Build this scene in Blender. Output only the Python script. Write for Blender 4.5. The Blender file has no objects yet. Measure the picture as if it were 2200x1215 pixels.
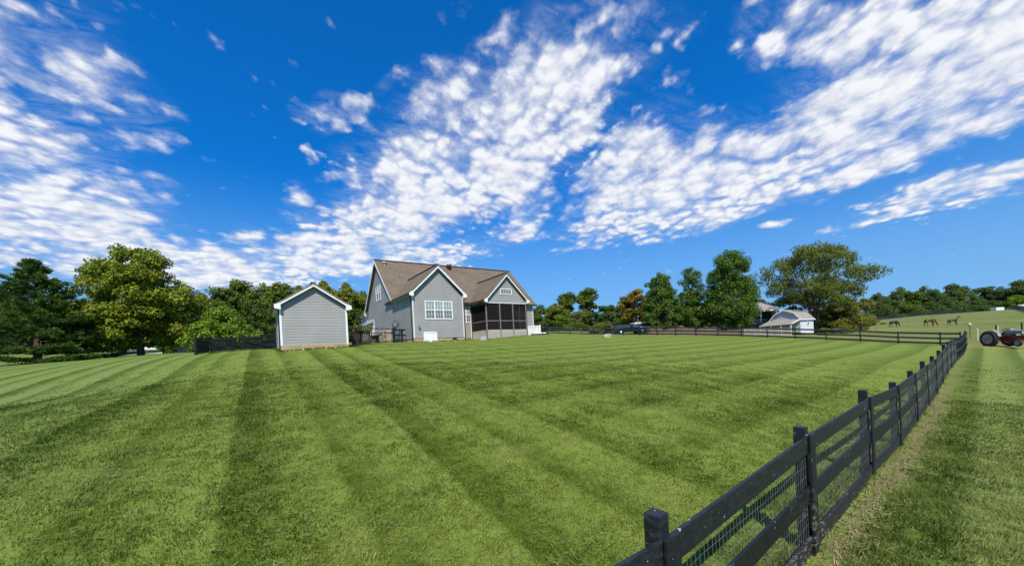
import bpy, math, random
import numpy as np
from mathutils import Vector, Matrix

# ------------------------------------------------------------------ scene, camera, light
scene = bpy.context.scene
col = scene.collection
RNG = np.random.default_rng(7)
random.seed(7)

FPX, CXP, CYP, ROLL, CZ = 819., 1100., 753., math.atan(.0521), 2.0
cam = bpy.data.cameras.new("camera")
cam.sensor_width = 36
cam.lens = FPX / 2200 * 36
cam.shift_y = (CYP - 607.5) / 2200
cam.clip_start = .05
cam.clip_end = 6000
camo = bpy.data.objects.new("camera", cam)
col.objects.link(camo)
camo.matrix_world = Matrix.Translation((0, 0, CZ)) @ Matrix.Rotation(ROLL, 4, 'Y') @ Matrix.Rotation(math.pi / 2, 4, 'X')
scene.camera = camo

scene.view_settings.view_transform = 'Standard'
scene.view_settings.look = 'None'
scene.view_settings.gamma = 1
scene.view_settings.exposure = 0.45
scene.cycles.max_bounces = 6
scene.cycles.transparent_max_bounces = 12

SUN_EL, SUN_AZ = math.radians(50), math.atan2(.08, -.997)   # azimuth measured from +Y towards +X
sd = Vector((math.sin(SUN_AZ) * math.cos(SUN_EL), math.cos(SUN_AZ) * math.cos(SUN_EL), math.sin(SUN_EL)))
sun = bpy.data.lights.new("sun", 'SUN')
sun.energy = 4.4
sun.angle = math.radians(.53)
sun.color = (1, .94, .83)
suno = bpy.data.objects.new("sun", sun)
col.objects.link(suno)
suno.rotation_euler = sd.to_track_quat('Z', 'Y').to_euler()


class NT:
    """tiny helper for wiring shader nodes"""
    def __init__(s, tree):
        s.t = tree; s.n = tree.nodes; s.l = tree.links
    def new(s, kind, **kw):
        n = s.n.new(kind)
        for k, v in kw.items(): setattr(n, k, v)
        return n
    def put(s, node, key, val):
        i = node.inputs[key]
        if isinstance(val, bpy.types.NodeSocket): s.l.new(val, i)
        else: i.default_value = val
    def math(s, op, a, b=0., c=0., clamp=False):
        n = s.new('ShaderNodeMath', operation=op, use_clamp=clamp)
        s.put(n, 0, a); s.put(n, 1, b)
        if op in ('MULTIPLY_ADD', 'SMOOTH_MIN', 'SMOOTH_MAX', 'COMPARE'): s.put(n, 2, c)
        return n.outputs[0]
    def vmath(s, op, a, b=(0, 0, 0), scale=None):
        n = s.new('ShaderNodeVectorMath', operation=op)
        s.put(n, 0, a); s.put(n, 1, b)
        if scale is not None: s.put(n, 'Scale', scale)
        return n.outputs['Value'] if op in ('LENGTH', 'DOT_PRODUCT', 'DISTANCE') else n.outputs[0]
    def noise(s, vec, scale, detail=3, rough=.5, dist=0., color=False):
        n = s.new('ShaderNodeTexNoise')
        s.put(n, 'Vector', vec); s.put(n, 'Scale', scale); s.put(n, 'Detail', detail); s.put(n, 'Roughness', rough); s.put(n, 'Distortion', dist)
        return n.outputs['Color' if color else 0]
    def smooth(s, v, a, b, lo=0., hi=1.):
        n = s.new('ShaderNodeMapRange', interpolation_type='SMOOTHSTEP')
        s.put(n, 'Value', v); s.put(n, 'From Min', a); s.put(n, 'From Max', b); s.put(n, 'To Min', lo); s.put(n, 'To Max', hi)
        return n.outputs[0]
    def mix(s, f, a, b, blend='MIX'):
        n = s.new('ShaderNodeMix', data_type='RGBA', blend_type=blend)
        s.put(n, 0, f)
        s.put(n, 6, a if isinstance(a, bpy.types.NodeSocket) else (*a, 1)); s.put(n, 7, b if isinstance(b, bpy.types.NodeSocket) else (*b, 1))
        return n.outputs[2]
    def sep(s, v):
        n = s.new('ShaderNodeSeparateXYZ'); s.put(n, 0, v); return n.outputs
    def comb(s, x, y, z=0.):
        n = s.new('ShaderNodeCombineXYZ'); s.put(n, 0, x); s.put(n, 1, y); s.put(n, 2, z); return n.outputs[0]


def uv(px, py):
    a, b = (px - CXP) / FPX, (CYP - py) / FPX
    c, s = math.cos(ROLL), math.sin(ROLL)
    return a * c + b * s, -a * s + b * c


def P(px, py, Z):
    u, v = uv(px, py)
    return np.array([u * Z, Z, v * Z + CZ])


# ------------------------------------------------------------------ sky with an altocumulus layer
world = bpy.data.worlds.new("World")
scene.world = world
world.use_nodes = True
w = NT(world.node_tree)
w.n.clear()
sky = w.new('ShaderNodeTexSky', sky_type='NISHITA', sun_disc=False)
sky.sun_elevation = SUN_EL
sky.sun_rotation = SUN_AZ
sky.altitude = 200
sky.air_density = 1.0
sky.dust_density = .25
sky.ozone_density = 3.0
tc = w.new('ShaderNodeTexCoord')
dx, dy, dz = w.sep(tc.outputs['Generated'])
w.put(sky, 'Vector', w.vmath('NORMALIZE', w.comb(dx, dy, w.math('ADD', w.math('MULTIPLY', w.math('MAXIMUM', dz, 0.), .9), .12))))
hs = w.new('ShaderNodeHueSaturation')
w.put(hs, 'Color', sky.outputs[0]); w.put(hs, 'Saturation', 1.25); w.put(hs, 'Value', 1.0)
skyc = w.mix(1., hs.outputs[0], (.10, 1.24, 1.86), 'MULTIPLY')
skyc = w.mix(w.smooth(dz, .42, .0, 0, .75), skyc, (2.7, 4.7, 7.0))
zz = w.math('MULTIPLY', w.math('ADD', w.math('MAXIMUM', dz, 0.), .16), .8)
pl = w.comb(w.math('DIVIDE', dx, zz), w.math('DIVIDE', dy, zz))     # the cloud layer, bending down with the earth


def blob(cx, cy, rx, ry, ang):
    """an oval of cloud cover, given by where it is seen, laid onto the cloud layer"""
    pts = []
    for k in range(24):
        for r in (.5, 1.):
            t = k / 24 * 2 * math.pi
            ex, ey = r * rx * math.cos(t), r * ry * math.sin(t)
            a = math.radians(ang)
            u, v = uv(cx + ex * math.cos(a) - ey * math.sin(a), cy + ex * math.sin(a) + ey * math.cos(a))
            n = math.sqrt(u * u + v * v + 1)
            v = (max(v, .02) / n + .16) * .8
            pts.append((u / n / v, 1 / n / v))
    q = np.array(pts); c = q.mean(0); ev, vec = np.linalg.eigh(np.cov((q - c).T))
    return c, np.sqrt(ev) * 2.3, math.atan2(vec[1, 0], vec[0, 0])


cover = None
warp = w.vmath('ADD', pl, w.vmath('SCALE', w.vmath('SUBTRACT', w.noise(pl, 2.2, 4, .6, color=True), (.5, .5, .5)), scale=.42))
BLOBS = [
    # left bank
    (120, 455, 330, 120, 24, 1.0), (20, 400, 240, 170, 10, .97), (420, 575, 330, 55, 7, 1.0), (80, 130, 260, 170, 25, .66), (190, 215, 240, 90, 22, .62), (270, 265, 120, 34, 15, .55), (330, 395, 90, 30, 15, .5), (520, 510, 60, 34, 0, .8),
    (120, 565, 300, 45, 6, .72), (620, 575, 130, 50, -5, .9), (560, 615, 260, 26, -3, .6),
    # middle bank
    (720, 530, 150, 75, -10, 1.0), (930, 400, 350, 120, -36, 1.0), (1180, 235, 175, 115, -40, 1.0), (1080, 380, 160, 90, -30, .95), (850, 560, 220, 34, -6, .95), (640, 425, 40, 34, 0, .72), (735, 250, 80, 40, -20, .62), (680, 340, 26, 18, -20, .66), (850, 190, 60, 22, -20, .46), (1050, 85, 60, 24, -25, .56),
    (1160, 62, 55, 42, -30, .64), (1250, 45, 55, 60, -50, .66), (1330, 50, 45, 80, 10, .72), (1395, 125, 95, 36, -20, .6), (1130, 460, 60, 60, 0, .8), (1110, 500, 90, 26, -8, .8),
    # right bank
    (1380, 390, 180, 110, -20, .97), (1400, 470, 220, 40, -8, .92), (1560, 395, 260, 95, -25, .97), (1830, 260, 310, 140, -30, .97), (2020, 120, 360, 210, -20, .99), (1720, 60, 130, 70, -30, .84), (1610, 80, 60, 50, -30, .66), (1480, 190, 30, 16, -30, .55), (1760, 390, 260, 34, -17, .9), (2060, 395, 280, 32, -15, .88), (1990, 450, 230, 17, -12, .8), (1390, 515, 45, 20, 0, .74), (1680, 482, 50, 10, -8, .7), (1250, 530, 90, 10, -4, .55), (2120, 250, 160, 60, -20, .9), (1880, 345, 260, 40, -20, .93),
]
for cx, cy, rx, ry, an, wt in BLOBS:
    c, s, a = blob(cx, cy, rx, ry, an)
    m = w.new('ShaderNodeMapping', vector_type='TEXTURE')
    w.put(m, 'Vector', warp); w.put(m, 'Location', (c[0], c[1], 0)); w.put(m, 'Rotation', (0, 0, a)); w.put(m, 'Scale', (s[0], s[1], 1))
    v = w.smooth(w.vmath('LENGTH', m.outputs[0]), 1.2, .3, 0, wt)
    cover = v if cover is None else w.math('SMOOTH_MAX', cover, v, .12)
# far behind and beside the view some scattered cloud too, so the light on the ground is right from any side
behind = w.math('MULTIPLY', w.smooth(w.noise(pl, .55, 2, .5), .5, .68), w.smooth(dy, .3, -.1, 0, .8))
cover = w.math('MAXIMUM', cover, behind)


def puffs(vec):
    wv = (w.vmath('ADD', vec, w.vmath('SCALE', w.vmath('SUBTRACT', w.noise(vec, 9, 3, .6, color=True), (.5, .5, .5)), scale=.13)))
    cells = []
    for sc in (8., 13.):
        vo = w.new('ShaderNodeTexVoronoi', feature='SMOOTH_F1')
        w.put(vo, 'Vector', wv); w.put(vo, 'Scale', sc); w.put(vo, 'Smoothness', .55)
        cells.append(w.math('SUBTRACT', 1.0, w.math('MULTIPLY', vo.outputs['Distance'], 1.25)))
    pick = w.smooth(w.noise(vec, 1.3, 2, .5), .40, .60)
    cell = w.math('ADD', w.math('MULTIPLY', cells[0], pick), w.math('MULTIPLY', cells[1], w.math('SUBTRACT', 1., pick)))
    big = w.noise(vec, 4.4, 10, .66)
    return w.math('ADD', w.math('MULTIPLY', cell, 1.12), w.math('MULTIPLY', w.math('SUBTRACT', big, .5), 2.0))


streak = w.new('ShaderNodeMapping')
w.put(streak, 'Vector', pl); w.put(streak, 'Rotation', (0, 0, math.radians(-20))); w.put(streak, 'Scale', (1.15, .9, 1))
sv = streak.outputs[0]
d0 = puffs(sv)
d1 = puffs(w.vmath('ADD', sv, (-.012, -.03, 0)))
dens = w.math('ADD', w.math('MULTIPLY', cover, 1.38), w.math('SUBTRACT', d0, 1.19))
alpha = w.smooth(dens, -.25, .80)
thin = w.smooth(w.noise(w.vmath('MULTIPLY', sv, (1.0, 3.2, 1)), 5, 8, .68, .4), .38, .78, 0, .5)
alpha = w.math('MAXIMUM', alpha, w.math('MULTIPLY', w.smooth(cover, .2, .85), thin))
alpha = w.math('ADD', alpha, w.math('MULTIPLY', w.math('SUBTRACT', 1., alpha), w.smooth(cover, .6, 1., 0, .16)))
alpha = w.math('MULTIPLY', alpha, w.smooth(dz, .01, .12, 0, .97))
lit = w.math('ADD', w.math('ADD', w.smooth(dens, -.1, 1.1, .36, .84), w.math('MULTIPLY', w.math('SUBTRACT', w.noise(sv, 7, 4, .6), .5), 1.1)), w.math('MULTIPLY', w.math('SUBTRACT', d0, d1), .7), clamp=True)
cc = w.mix(lit, (4.6, 5.2, 6.9), (8.8, 8.95, 9.25))
final = w.mix(alpha, skyc, cc)
bg = w.new('ShaderNodeBackground')
w.put(bg, 0, final); w.put(bg, 1, .078)
wo = w.new('ShaderNodeOutputWorld')
w.l.new(bg.outputs[0], wo.inputs[0])
world.cycles.sampling_method = 'MANUAL'
world.cycles.sample_map_resolution = 512


# ------------------------------------------------------------------ mesh and object helpers
class MB:
    """collects boxes, tubes and faces; build() links them as ONE mesh object"""
    def __init__(s): s.v = []; s.f = []
    def face(s, pts):
        i = len(s.v); s.v += [tuple(p) for p in pts]; s.f.append(tuple(range(i, i + len(pts))))
    def add(s, vs, fs):
        i = len(s.v); s.v += [tuple(p) for p in vs]; s.f += [tuple(i + k for k in f) for f in fs]
    def box(s, x0, x1, y0, y1, z0, z1):
        s.add([(x0, y0, z0), (x1, y0, z0), (x1, y1, z0), (x0, y1, z0), (x0, y0, z1), (x1, y0, z1), (x1, y1, z1), (x0, y1, z1)],
              [(3, 2, 1, 0), (4, 5, 6, 7), (0, 1, 5, 4), (1, 2, 6, 5), (2, 3, 7, 6), (3, 0, 4, 7)])
        return s
    def bar(s, a, b, w, h, up=(0, 0, 1)):
        """a board from a to b: w across, h along 'up'"""
        a, b, up = Vector(a), Vector(b), Vector(up)
        d = (b - a).normalized(); r = d.cross(up)
        r = Vector((1, 0, 0)) if r.length < 1e-6 else r.normalized()
        u = r.cross(d).normalized()
        vs = []
        for p in (a, b):
            for i, j in ((-1, -1), (1, -1), (1, 1), (-1, 1)): vs.append(p + r * (w / 2 * i) + u * (h / 2 * j))
        s.add(vs, [(0, 1, 2, 3), (7, 6, 5, 4), (4, 5, 1, 0), (5, 6, 2, 1), (6, 7, 3, 2), (7, 4, 0, 3)])
        return s
    def tube(s, pts, rads, n=8, caps=True):
        pts = [Vector(p) for p in pts]
        if not hasattr(rads, '__len__'): rads = [rads] * len(pts)
        base = len(s.v); r0 = None
        for i, p in enumerate(pts):
            d = (pts[min(i + 1, len(pts) - 1)] - pts[max(i - 1, 0)]).normalized()
            if r0 is None: r0 = d.orthogonal().normalized()
            r0 = (r0 - d * r0.dot(d)).normalized(); q = d.cross(r0)
            for k in range(n):
                t = 2 * math.pi * k / n
                s.v.append(tuple(p + (r0 * math.cos(t) + q * math.sin(t)) * rads[i]))
        for i in range(len(pts) - 1):
            for k in range(n):
                a, b = base + i * n + k, base + i * n + (k + 1) % n
                s.f.append((a, b, b + n, a + n))
        if caps:
            s.f.append(tuple(base + k for k in reversed(range(n))))
            s.f.append(tuple(base + (len(pts) - 1) * n + k for k in range(n)))
        return s
    def lathe(s, prof, c=(0, 0, 0), axis='Z', n=24):
        """prof: (radius, along axis) pairs"""
        base = len(s.v); c = Vector(c)
        for r, h in prof:
            for k in range(n):
                t = 2 * math.pi * k / n; a, b = r * math.cos(t), r * math.sin(t)
                s.v.append(tuple(c + Vector({'Z': (a, b, h), 'Y': (b, h, a), 'X': (h, a, b)}[axis])))
        for i in range(len(prof) - 1):
            for k in range(n):
                a, b = base + i * n + k, base + i * n + (k + 1) % n
                s.f.append((a, b, b + n, a + n))
        return s
    def prism(s, poly, vec):
        """flat polygon pushed along vec"""
        n = len(poly); vs = [Vector(p) for p in poly]; vec = Vector(vec)
        s.add(vs + [p + vec for p in vs], [tuple(reversed(range(n))), tuple(range(n, 2 * n))] + [(k, (k + 1) % n, n + (k + 1) % n, n + k) for k in range(n)])
        return s
    def build(s, name, mat, parent=None, smooth=False, bevel=0):
        me = bpy.data.meshes.new(name)
        me.from_pydata(s.v, [], s.f); me.update()
        o = bpy.data.objects.new(name, me)
        col.objects.link(o)
        if mat: me.materials.append(mat)
        if smooth: me.polygons.foreach_set('use_smooth', [True] * len(me.polygons))
        if bevel:
            b = o.modifiers.new('bevel', 'BEVEL'); b.width = bevel; b.segments = 2; b.limit_method = 'ANGLE'
        if parent: o.parent = parent
        return o


def pieces(mb, name, mat, parent):
    """every loose piece of mb as a part of its own"""
    par = list(range(len(mb.v)))
    def find(i):
        while par[i] != i: par[i] = par[par[i]]; i = par[i]
        return i
    for f in mb.f:
        for k in f[1:]: par[find(k)] = find(f[0])
    sets = {}
    for f in mb.f: sets.setdefault(find(f[0]), []).append(f)
    for fs in sets.values():
        ids = sorted({k for f in fs for k in f}); ix = {k: i for i, k in enumerate(ids)}; m = MB()
        m.add([mb.v[k] for k in ids], [tuple(ix[k] for k in f) for f in fs]); m.build(name, mat, parent)


def big_mesh(name, verts, faces, mat, parent=None, smooth=False):
    """faces: (n, k) array"""
    me = bpy.data.meshes.new(name)
    n, k = faces.shape
    me.vertices.add(len(verts)); me.vertices.foreach_set('co', np.ascontiguousarray(verts, np.float32).ravel())
    me.loops.add(n * k); me.loops.foreach_set('vertex_index', np.ascontiguousarray(faces, np.int32).ravel())
    me.polygons.add(n); me.polygons.foreach_set('loop_start', np.arange(0, n * k, k, dtype=np.int32))
    if smooth: me.polygons.foreach_set('use_smooth', np.ones(n, bool))
    me.update(calc_edges=True)
    me.materials.append(mat)
    o = bpy.data.objects.new(name, me); col.objects.link(o)
    if parent: o.parent = parent
    return o


def tag(o, label=None, cat=None, group=None, kind=None):
    if label: o['label'] = label
    if cat: o['category'] = cat
    if group: o['group'] = group
    if kind: o['kind'] = kind
    return o


def thing(name, label, cat, loc=(0, 0, 0), rz=0., group=None):
    o = bpy.data.objects.new(name, None); col.objects.link(o)
    o.location = loc; o.rotation_euler = (0, 0, rz); o.empty_display_size = .3
    return tag(o, label, cat, group)


def copy_tree(o, parent=None):
    c = o.copy(); col.objects.link(c); c.parent = parent
    for ch in list(o.children): copy_tree(ch, c)
    return c


# ------------------------------------------------------------------ materials
def mat_new(name):
    m = bpy.data.materials.new(name); m.use_nodes = True
    t = NT(m.node_tree); t.n.clear()
    out = t.new('ShaderNodeOutputMaterial')
    return m, t, out


def nmat(name, c1, c2=None, scale=4., rough=.6, bump=0., stretch=(1, 1, 1), spec=.4, metal=0., rvar=.1, detail=5, coat=0.):
    """painted or natural surface: two tones broken up by noise, a little bump, roughness that varies"""
    m, t, out = mat_new(name)
    b = t.new('ShaderNodeBsdfPrincipled'); t.l.new(b.outputs[0], out.inputs[0])
    tcn = t.new('ShaderNodeTexCoord'); mp = t.new('ShaderNodeMapping')
    t.put(mp, 'Vector', tcn.outputs['Object']); t.put(mp, 'Scale', stretch)
    f = t.noise(mp.outputs[0], scale, detail, .6)
    f2 = t.smooth(f, .32, .68)
    if c2 is None: c2 = tuple(x * .82 for x in c1)
    t.put(b, 'Base Color', t.mix(f2, c1, c2))
    t.put(b, 'Roughness', t.math('ADD', t.math('MULTIPLY', f2, rvar), rough - rvar / 2))
    t.put(b, 'Specular IOR Level', spec); t.put(b, 'Metallic', metal); t.put(b, 'Coat Weight', coat)
    if bump:
        bp = t.new('ShaderNodeBump'); t.put(bp, 'Strength', min(1, bump)); t.put(bp, 'Distance', .01)
        t.put(bp, 'Height', t.noise(mp.outputs[0], scale * 3, 4, .6)); t.put(b, 'Normal', bp.outputs[0])
    return m


M = {}
M['white_trim'] = nmat('white_trim', (.80, .80, .79), (.70, .70, .68), 2, .45)
M['white_vinyl'] = nmat('white_vinyl', (.76, .76, .74), (.62, .61, .57), 3, .5)
M['siding'] = nmat('siding', (.318, .308, .291), (.275, .267, .254), .9, .55)
M['taupe_shingle'] = nmat('taupe_shingle', (.30, .265, .235), (.22, .195, .17), 6, .9, .5)
M['siding_light'] = nmat('siding_light', (.60, .61, .62), (.54, .55, .56), .9, .55)
M['black_paint'] = nmat('black_paint', (.007, .0078, .0095), (.014, .0155, .019), 6, .5, .35, (1, 1, 1))
M['black_metal'] = nmat('black_metal', (.014, .014, .015), (.03, .03, .03), 8, .4)
M['gutter'] = nmat('gutter', (.022, .018, .016), (.035, .03, .027), 3, .4)
M['soffit'] = nmat('soffit', (.62, .60, .54), (.52, .5, .45), 3, .6)
M['taupe_post'] = nmat('taupe_post', (.20, .165, .14), (.15, .12, .10), 4, .6)
M['lattice'] = nmat('lattice', (.62, .56, .49), (.5, .44, .37), 4, .6)
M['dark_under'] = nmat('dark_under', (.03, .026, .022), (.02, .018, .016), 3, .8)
M['brown_wood'] = nmat('brown_wood', (.05, .03, .022), (.028, .018, .014), 5, .65, .4, (1, 1, .2))
M['grey_wood'] = nmat('grey_wood', (.19, .175, .16), (.11, .10, .09), 5, .7, .4, (.3, 1, 1))
M['bark'] = nmat('bark', (.10, .075, .055), (.045, .034, .026), 6, .85, 1., (1, 1, .25))
M['pale_bark'] = nmat('pale_bark', (.26, .20, .15), (.12, .09, .065), 5, .85, 1., (1, 1, .3))
M['concrete'] = nmat('concrete', (.46, .45, .43), (.34, .33, .31), 5, .85, .3)
M['rubber'] = nmat('rubber', (.016, .016, .017), (.03, .029, .028), 9, .75, .4)
M['pale_wheel'] = nmat('pale_wheel', (.46, .41, .31), (.30, .26, .19), 6, .5)
M['tractor_red'] = nmat('tractor_red', (.27, .018, .016), (.15, .013, .012), 5, .45, spec=.5)
M['tractor_grey'] = nmat('tractor_grey', (.27, .27, .255), (.17, .165, .155), 4, .6, spec=.3)
M['navy_paint'] = nmat('navy_paint', (.005, .007, .018), (.008, .011, .026), 2, .35, spec=.35)
M['chrome'] = nmat('chrome', (.6, .61, .62), (.5, .5, .5), 3, .2, metal=1.)
M['glass_dark'] = nmat('glass_dark', (.03, .034, .038), (.05, .055, .06), 1.5, .06, spec=.8)
M['glass_curtain_sky'] = nmat('glass_curtain_sky', (.30, .37, .35), (.20, .25, .25), 2.2, .12, stretch=(6, 6, .6), spec=.7)  # pale curtains behind, with reflected sky painted into the same colour
M['glass_screen'] = nmat('glass_screen', (.10, .105, .105), (.06, .064, .066), 2.2, .3, stretch=(6, 6, .6), spec=.4)
M['dish_grey'] = nmat('dish_grey', (.055, .075, .09), (.04, .055, .066), 3, .5)
M['straw'] = nmat('straw', (.36, .28, .15), (.22, .17, .09), 9, .9)


def siding_like_shingle():
    m, t, out = mat_new('shingle')
    b = t.new('ShaderNodeBsdfPrincipled'); t.l.new(b.outputs[0], out.inputs[0])
    ob = t.new('ShaderNodeTexCoord').outputs['Object']
    br = t.new('ShaderNodeTexBrick')
    mp = t.new('ShaderNodeMapping'); x, y, z = t.sep(ob)
    t.put(mp, 'Vector', t.comb(t.math('ADD', x, y), t.math('MULTIPLY', z, 1.45)))
    t.put(br, 'Vector', mp.outputs[0]); t.put(br, 'Scale', 1.); t.put(br, 'Brick Width', .31); t.put(br, 'Row Height', .15); t.put(br, 'Mortar Size', .008)
    t.put(br, 'Color1', (.165, .124, .086, 1)); t.put(br, 'Color2', (.098, .071, .049, 1)); t.put(br, 'Mortar', (.045, .037, .03, 1))
    n = t.noise(ob, 7, 6, .75); n2 = t.noise(ob, .5, 4, .6)
    c = t.mix(t.smooth(n, .38, .62), br.outputs[0], (.20, .156, .108)); 
    c = t.mix(t.smooth(n2, .35, .7, 0, .45), c, (.105, .082, .068))
    t.put(b, 'Base Color', c); t.put(b, 'Roughness', .92); t.put(b, 'Specular IOR Level', .2)
    bp = t.new('ShaderNodeBump'); t.put(bp, 'Strength', .6); t.put(bp, 'Distance', .02); t.put(bp, 'Height', t.math('ADD', n, br.outputs['Fac'])); t.put(b, 'Normal', bp.outputs[0])
    return m


def stone_mat(name, c1, c2, c3, scale):
    m, t, out = mat_new(name)
    b = t.new('ShaderNodeBsdfPrincipled'); t.l.new(b.outputs[0], out.inputs[0])
    ob = t.new('ShaderNodeTexCoord').outputs['Object']
    mp = t.new('ShaderNodeMapping'); t.put(mp, 'Vector', ob); t.put(mp, 'Scale', (1, 1, 1.9))
    wv = t.vmath('ADD', mp.outputs[0], t.vmath('SCALE', t.noise(ob, 3, 3, .6, color=True), scale=.15))
    vo = t.new('ShaderNodeTexVoronoi'); t.put(vo, 'Vector', wv); t.put(vo, 'Scale', scale)
    ve = t.new('ShaderNodeTexVoronoi', feature='DISTANCE_TO_EDGE'); t.put(ve, 'Vector', wv); t.put(ve, 'Scale', scale)
    r = t.sep(vo.outputs['Color'])
    c = t.mix(r[0], c1, c2); c = t.mix(t.smooth(r[1], .6, .9), c, c3)
    c = t.mix(t.noise(ob, 14, 4, .7), c, tuple(v * .75 for v in c1))
    joint = t.smooth(ve.outputs['Distance'], .0, .05)
    c = t.mix(joint, (.42, .36, .26), c)
    t.put(b, 'Base Color', c); t.put(b, 'Roughness', .9)
    bp = t.new('ShaderNodeBump'); t.put(bp, 'Strength', .8); t.put(bp, 'Distance', .03); t.put(bp, 'Height', t.math('ADD', joint, t.noise(ob, 12, 4, .6))); t.put(b, 'Normal', bp.outputs[0])
    return m


M['shingle'] = siding_like_shingle()
M['stone'] = stone_mat('stone', (.50, .38, .205), (.40, .29, .15), (.27, .18, .10), 2.2)
M['limestone'] = stone_mat('limestone', (.46, .40, .29), (.36, .30, .2), (.2, .165, .12), 2.6)
M['boulder'] = nmat('boulder', (.40, .34, .26), (.26, .215, .165), 4, .9, 1.)
M['mulch'] = nmat('mulch', (.072, .050, .034), (.12, .085, .058), 2.2, .95, 1.)


def screen_mat():
    m, t, out = mat_new('insect_screen')
    b = t.new('ShaderNodeBsdfDiffuse'); t.put(b, 0, (.02, .019, .018, 1))
    tr = t.new('ShaderNodeBsdfTransparent'); mx = t.new('ShaderNodeMixShader')
    t.put(mx, 0, .40); t.l.new(b.outputs[0], mx.inputs[1]); t.l.new(tr.outputs[0], mx.inputs[2]); t.l.new(mx.outputs[0], out.inputs[0])
    return m


M['screen'] = screen_mat()


def leaf_mat(name, c1, c2, c3, var=.5, trans=.3, patch=.55):
    """c1/c2 by clump, c3 in a few leaves"""
    m, t, out = mat_new(name)
    geo = t.new('ShaderNodeNewGeometry'); ob = t.new('ShaderNodeTexCoord').outputs['Object']
    r = geo.outputs['Random Per Island']
    n = t.smooth(t.noise(ob, patch, 3, .6), .36, .64)
    c = t.mix(n, c1, c2)
    c = t.mix(t.smooth(r, .72, 1., 0, .7), c, c3)
    v = t.math('ADD', t.math('MULTIPLY', t.math('FRACT', t.math('MULTIPLY', r, 17.3)), var), 1 - var / 2)
    c = t.mix(1., c, t.comb(v, v, v), 'MULTIPLY')
    b = t.new('ShaderNodeBsdfPrincipled'); t.put(b, 'Base Color', c); t.put(b, 'Roughness', .55); t.put(b, 'Specular IOR Level', .12)
    tr = t.new('ShaderNodeBsdfTranslucent'); t.put(tr, 0, t.mix(1., c, (1.1, 1.25, .5), 'MULTIPLY'))
    mx = t.new('ShaderNodeMixShader'); t.put(mx, 0, trans)
    t.l.new(b.outputs[0], mx.inputs[1]); t.l.new(tr.outputs[0], mx.inputs[2]); t.l.new(mx.outputs[0], out.inputs[0])
    return m


L = {
    'pine': leaf_mat('pine_needles', (0.085, 0.150, 0.030), (0.055, 0.105, 0.024), (0.15, 0.21, 0.045), .5, .2, .9),
    'maple': leaf_mat('maple_leaves', (0.212, 0.244, 0.023), (0.111, 0.166, 0.022), (0.384, 0.332, 0.032), .55, .3, .6),
    'dark': leaf_mat('dark_leaves', (0.081, 0.131, 0.020), (0.048, 0.088, 0.015), (0.142, 0.183, 0.029), .55, .25, .45),
    'mid': leaf_mat('mid_leaves', (0.136, 0.188, 0.024), (0.070, 0.116, 0.018), (0.232, 0.263, 0.034), .55, .28, .4),
    'yellow': leaf_mat('yellow_leaves', (0.223, 0.224, 0.025), (0.129, 0.159, 0.022), (0.339, 0.293, 0.034), .5, .3, .4),
    'bright': leaf_mat('bright_leaves', (0.179, 0.260, 0.021), (0.102, 0.177, 0.018), (0.273, 0.319, 0.034), .5, .3, .6),
    'pear': leaf_mat('pear_leaves', (0.098, 0.168, 0.023), (0.060, 0.117, 0.018), (0.198, 0.259, 0.032), .6, .25, .7),
    'orange': leaf_mat('orange_leaves', (0.084, 0.118, 0.021), (0.354, 0.180, 0.018), (0.260, 0.180, 0.023), .5, .3, .35),
    'birch': leaf_mat('birch_leaves', (0.162, 0.182, 0.040), (0.111, 0.147, 0.032), (0.230, 0.216, 0.052), .5, .35, .4),
    'willow': leaf_mat('willow_leaves', (0.202, 0.203, 0.039), (0.132, 0.150, 0.030), (0.310, 0.270, 0.069), .5, .3, .5),
    'olive': leaf_mat('olive_leaves', (0.209, 0.210, 0.040), (0.155, 0.165, 0.032), (0.279, 0.240, 0.069), .5, .3, .8),
    'far': leaf_mat('far_leaves', (0.081, 0.128, 0.034), (0.046, 0.083, 0.024), (0.165, 0.188, 0.040), .5, .25, .22),
}

# ------------------------------------------------------------------ the lie of the land
SL = .6685
E1 = np.array([1, SL]) / math.hypot(1, SL)      # along the front of the house
E2 = np.array([-SL, 1]) / math.hypot(1, SL)     # from the front of the house to its back
HA = np.array([-7.637, 30., 3.058])             # near left corner of the house at the ground


def hl(t1, t2): return HA[:2] + E1 * t1 + E2 * t2


CT = []
for x, y, z in ((0, 0, 0), (4, -2, 0), (0, -8, -.2), (-14, -6, .2), (14, -4, -.1), (8, 0, 0), (-20, 80, 5.), (0, 85, 6), (-60, 60, 4.5), (-90, 20, 3), (-60, -10, 1.5), (30, 95, 6), (60, 110, 5),
                (120, 20, 1), (150, 70, 5), (90, 50, .2), (60, -20, -.5), (80, 0, -.3), (0, -60, -1), (-150, 100, 6), (0, 200, 8), (250, 250, 10), (-200, 250, 8), (320, 80, 8)): CT.append((x, y, z))
for a in ((1755, 1175, 3.55), (1900, 965, 6.7), (2000, 845, 12.), (2075, 742, 30), (2200, 1215, 3.15), (2200, 760, 26), (1100, 1215, 3.6), (605, 755, 20.5), (751, 746, 22.3), (421, 762, 27), (452, 758, 28.3),
          (563, 750, 31), (302, 763, 42), (82, 780, 37), (0, 785, 36), (0, 870, 12), (200, 756, 62), (2002, 740, 32), (1914, 735.5, 34), (1837, 731, 36), (1768, 727.5, 38.5), (1702, 724.5, 41), (1642, 722.5, 43),
          (1543, 720.5, 46.5), (1455, 719.5, 50), (1383, 719.5, 52), (1265, 719.5, 53), (1178, 716.5, 51), (1720, 718, 57), (1350, 717, 60), (1250, 712, 70), (1920, 703, 72), (2000, 701, 63), (2043, 700, 70),
          (2150, 672, 175), (1900, 686, 165), (2190, 668, 170), (2000, 676, 175)): CT.append(tuple(P(*a)))
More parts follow.
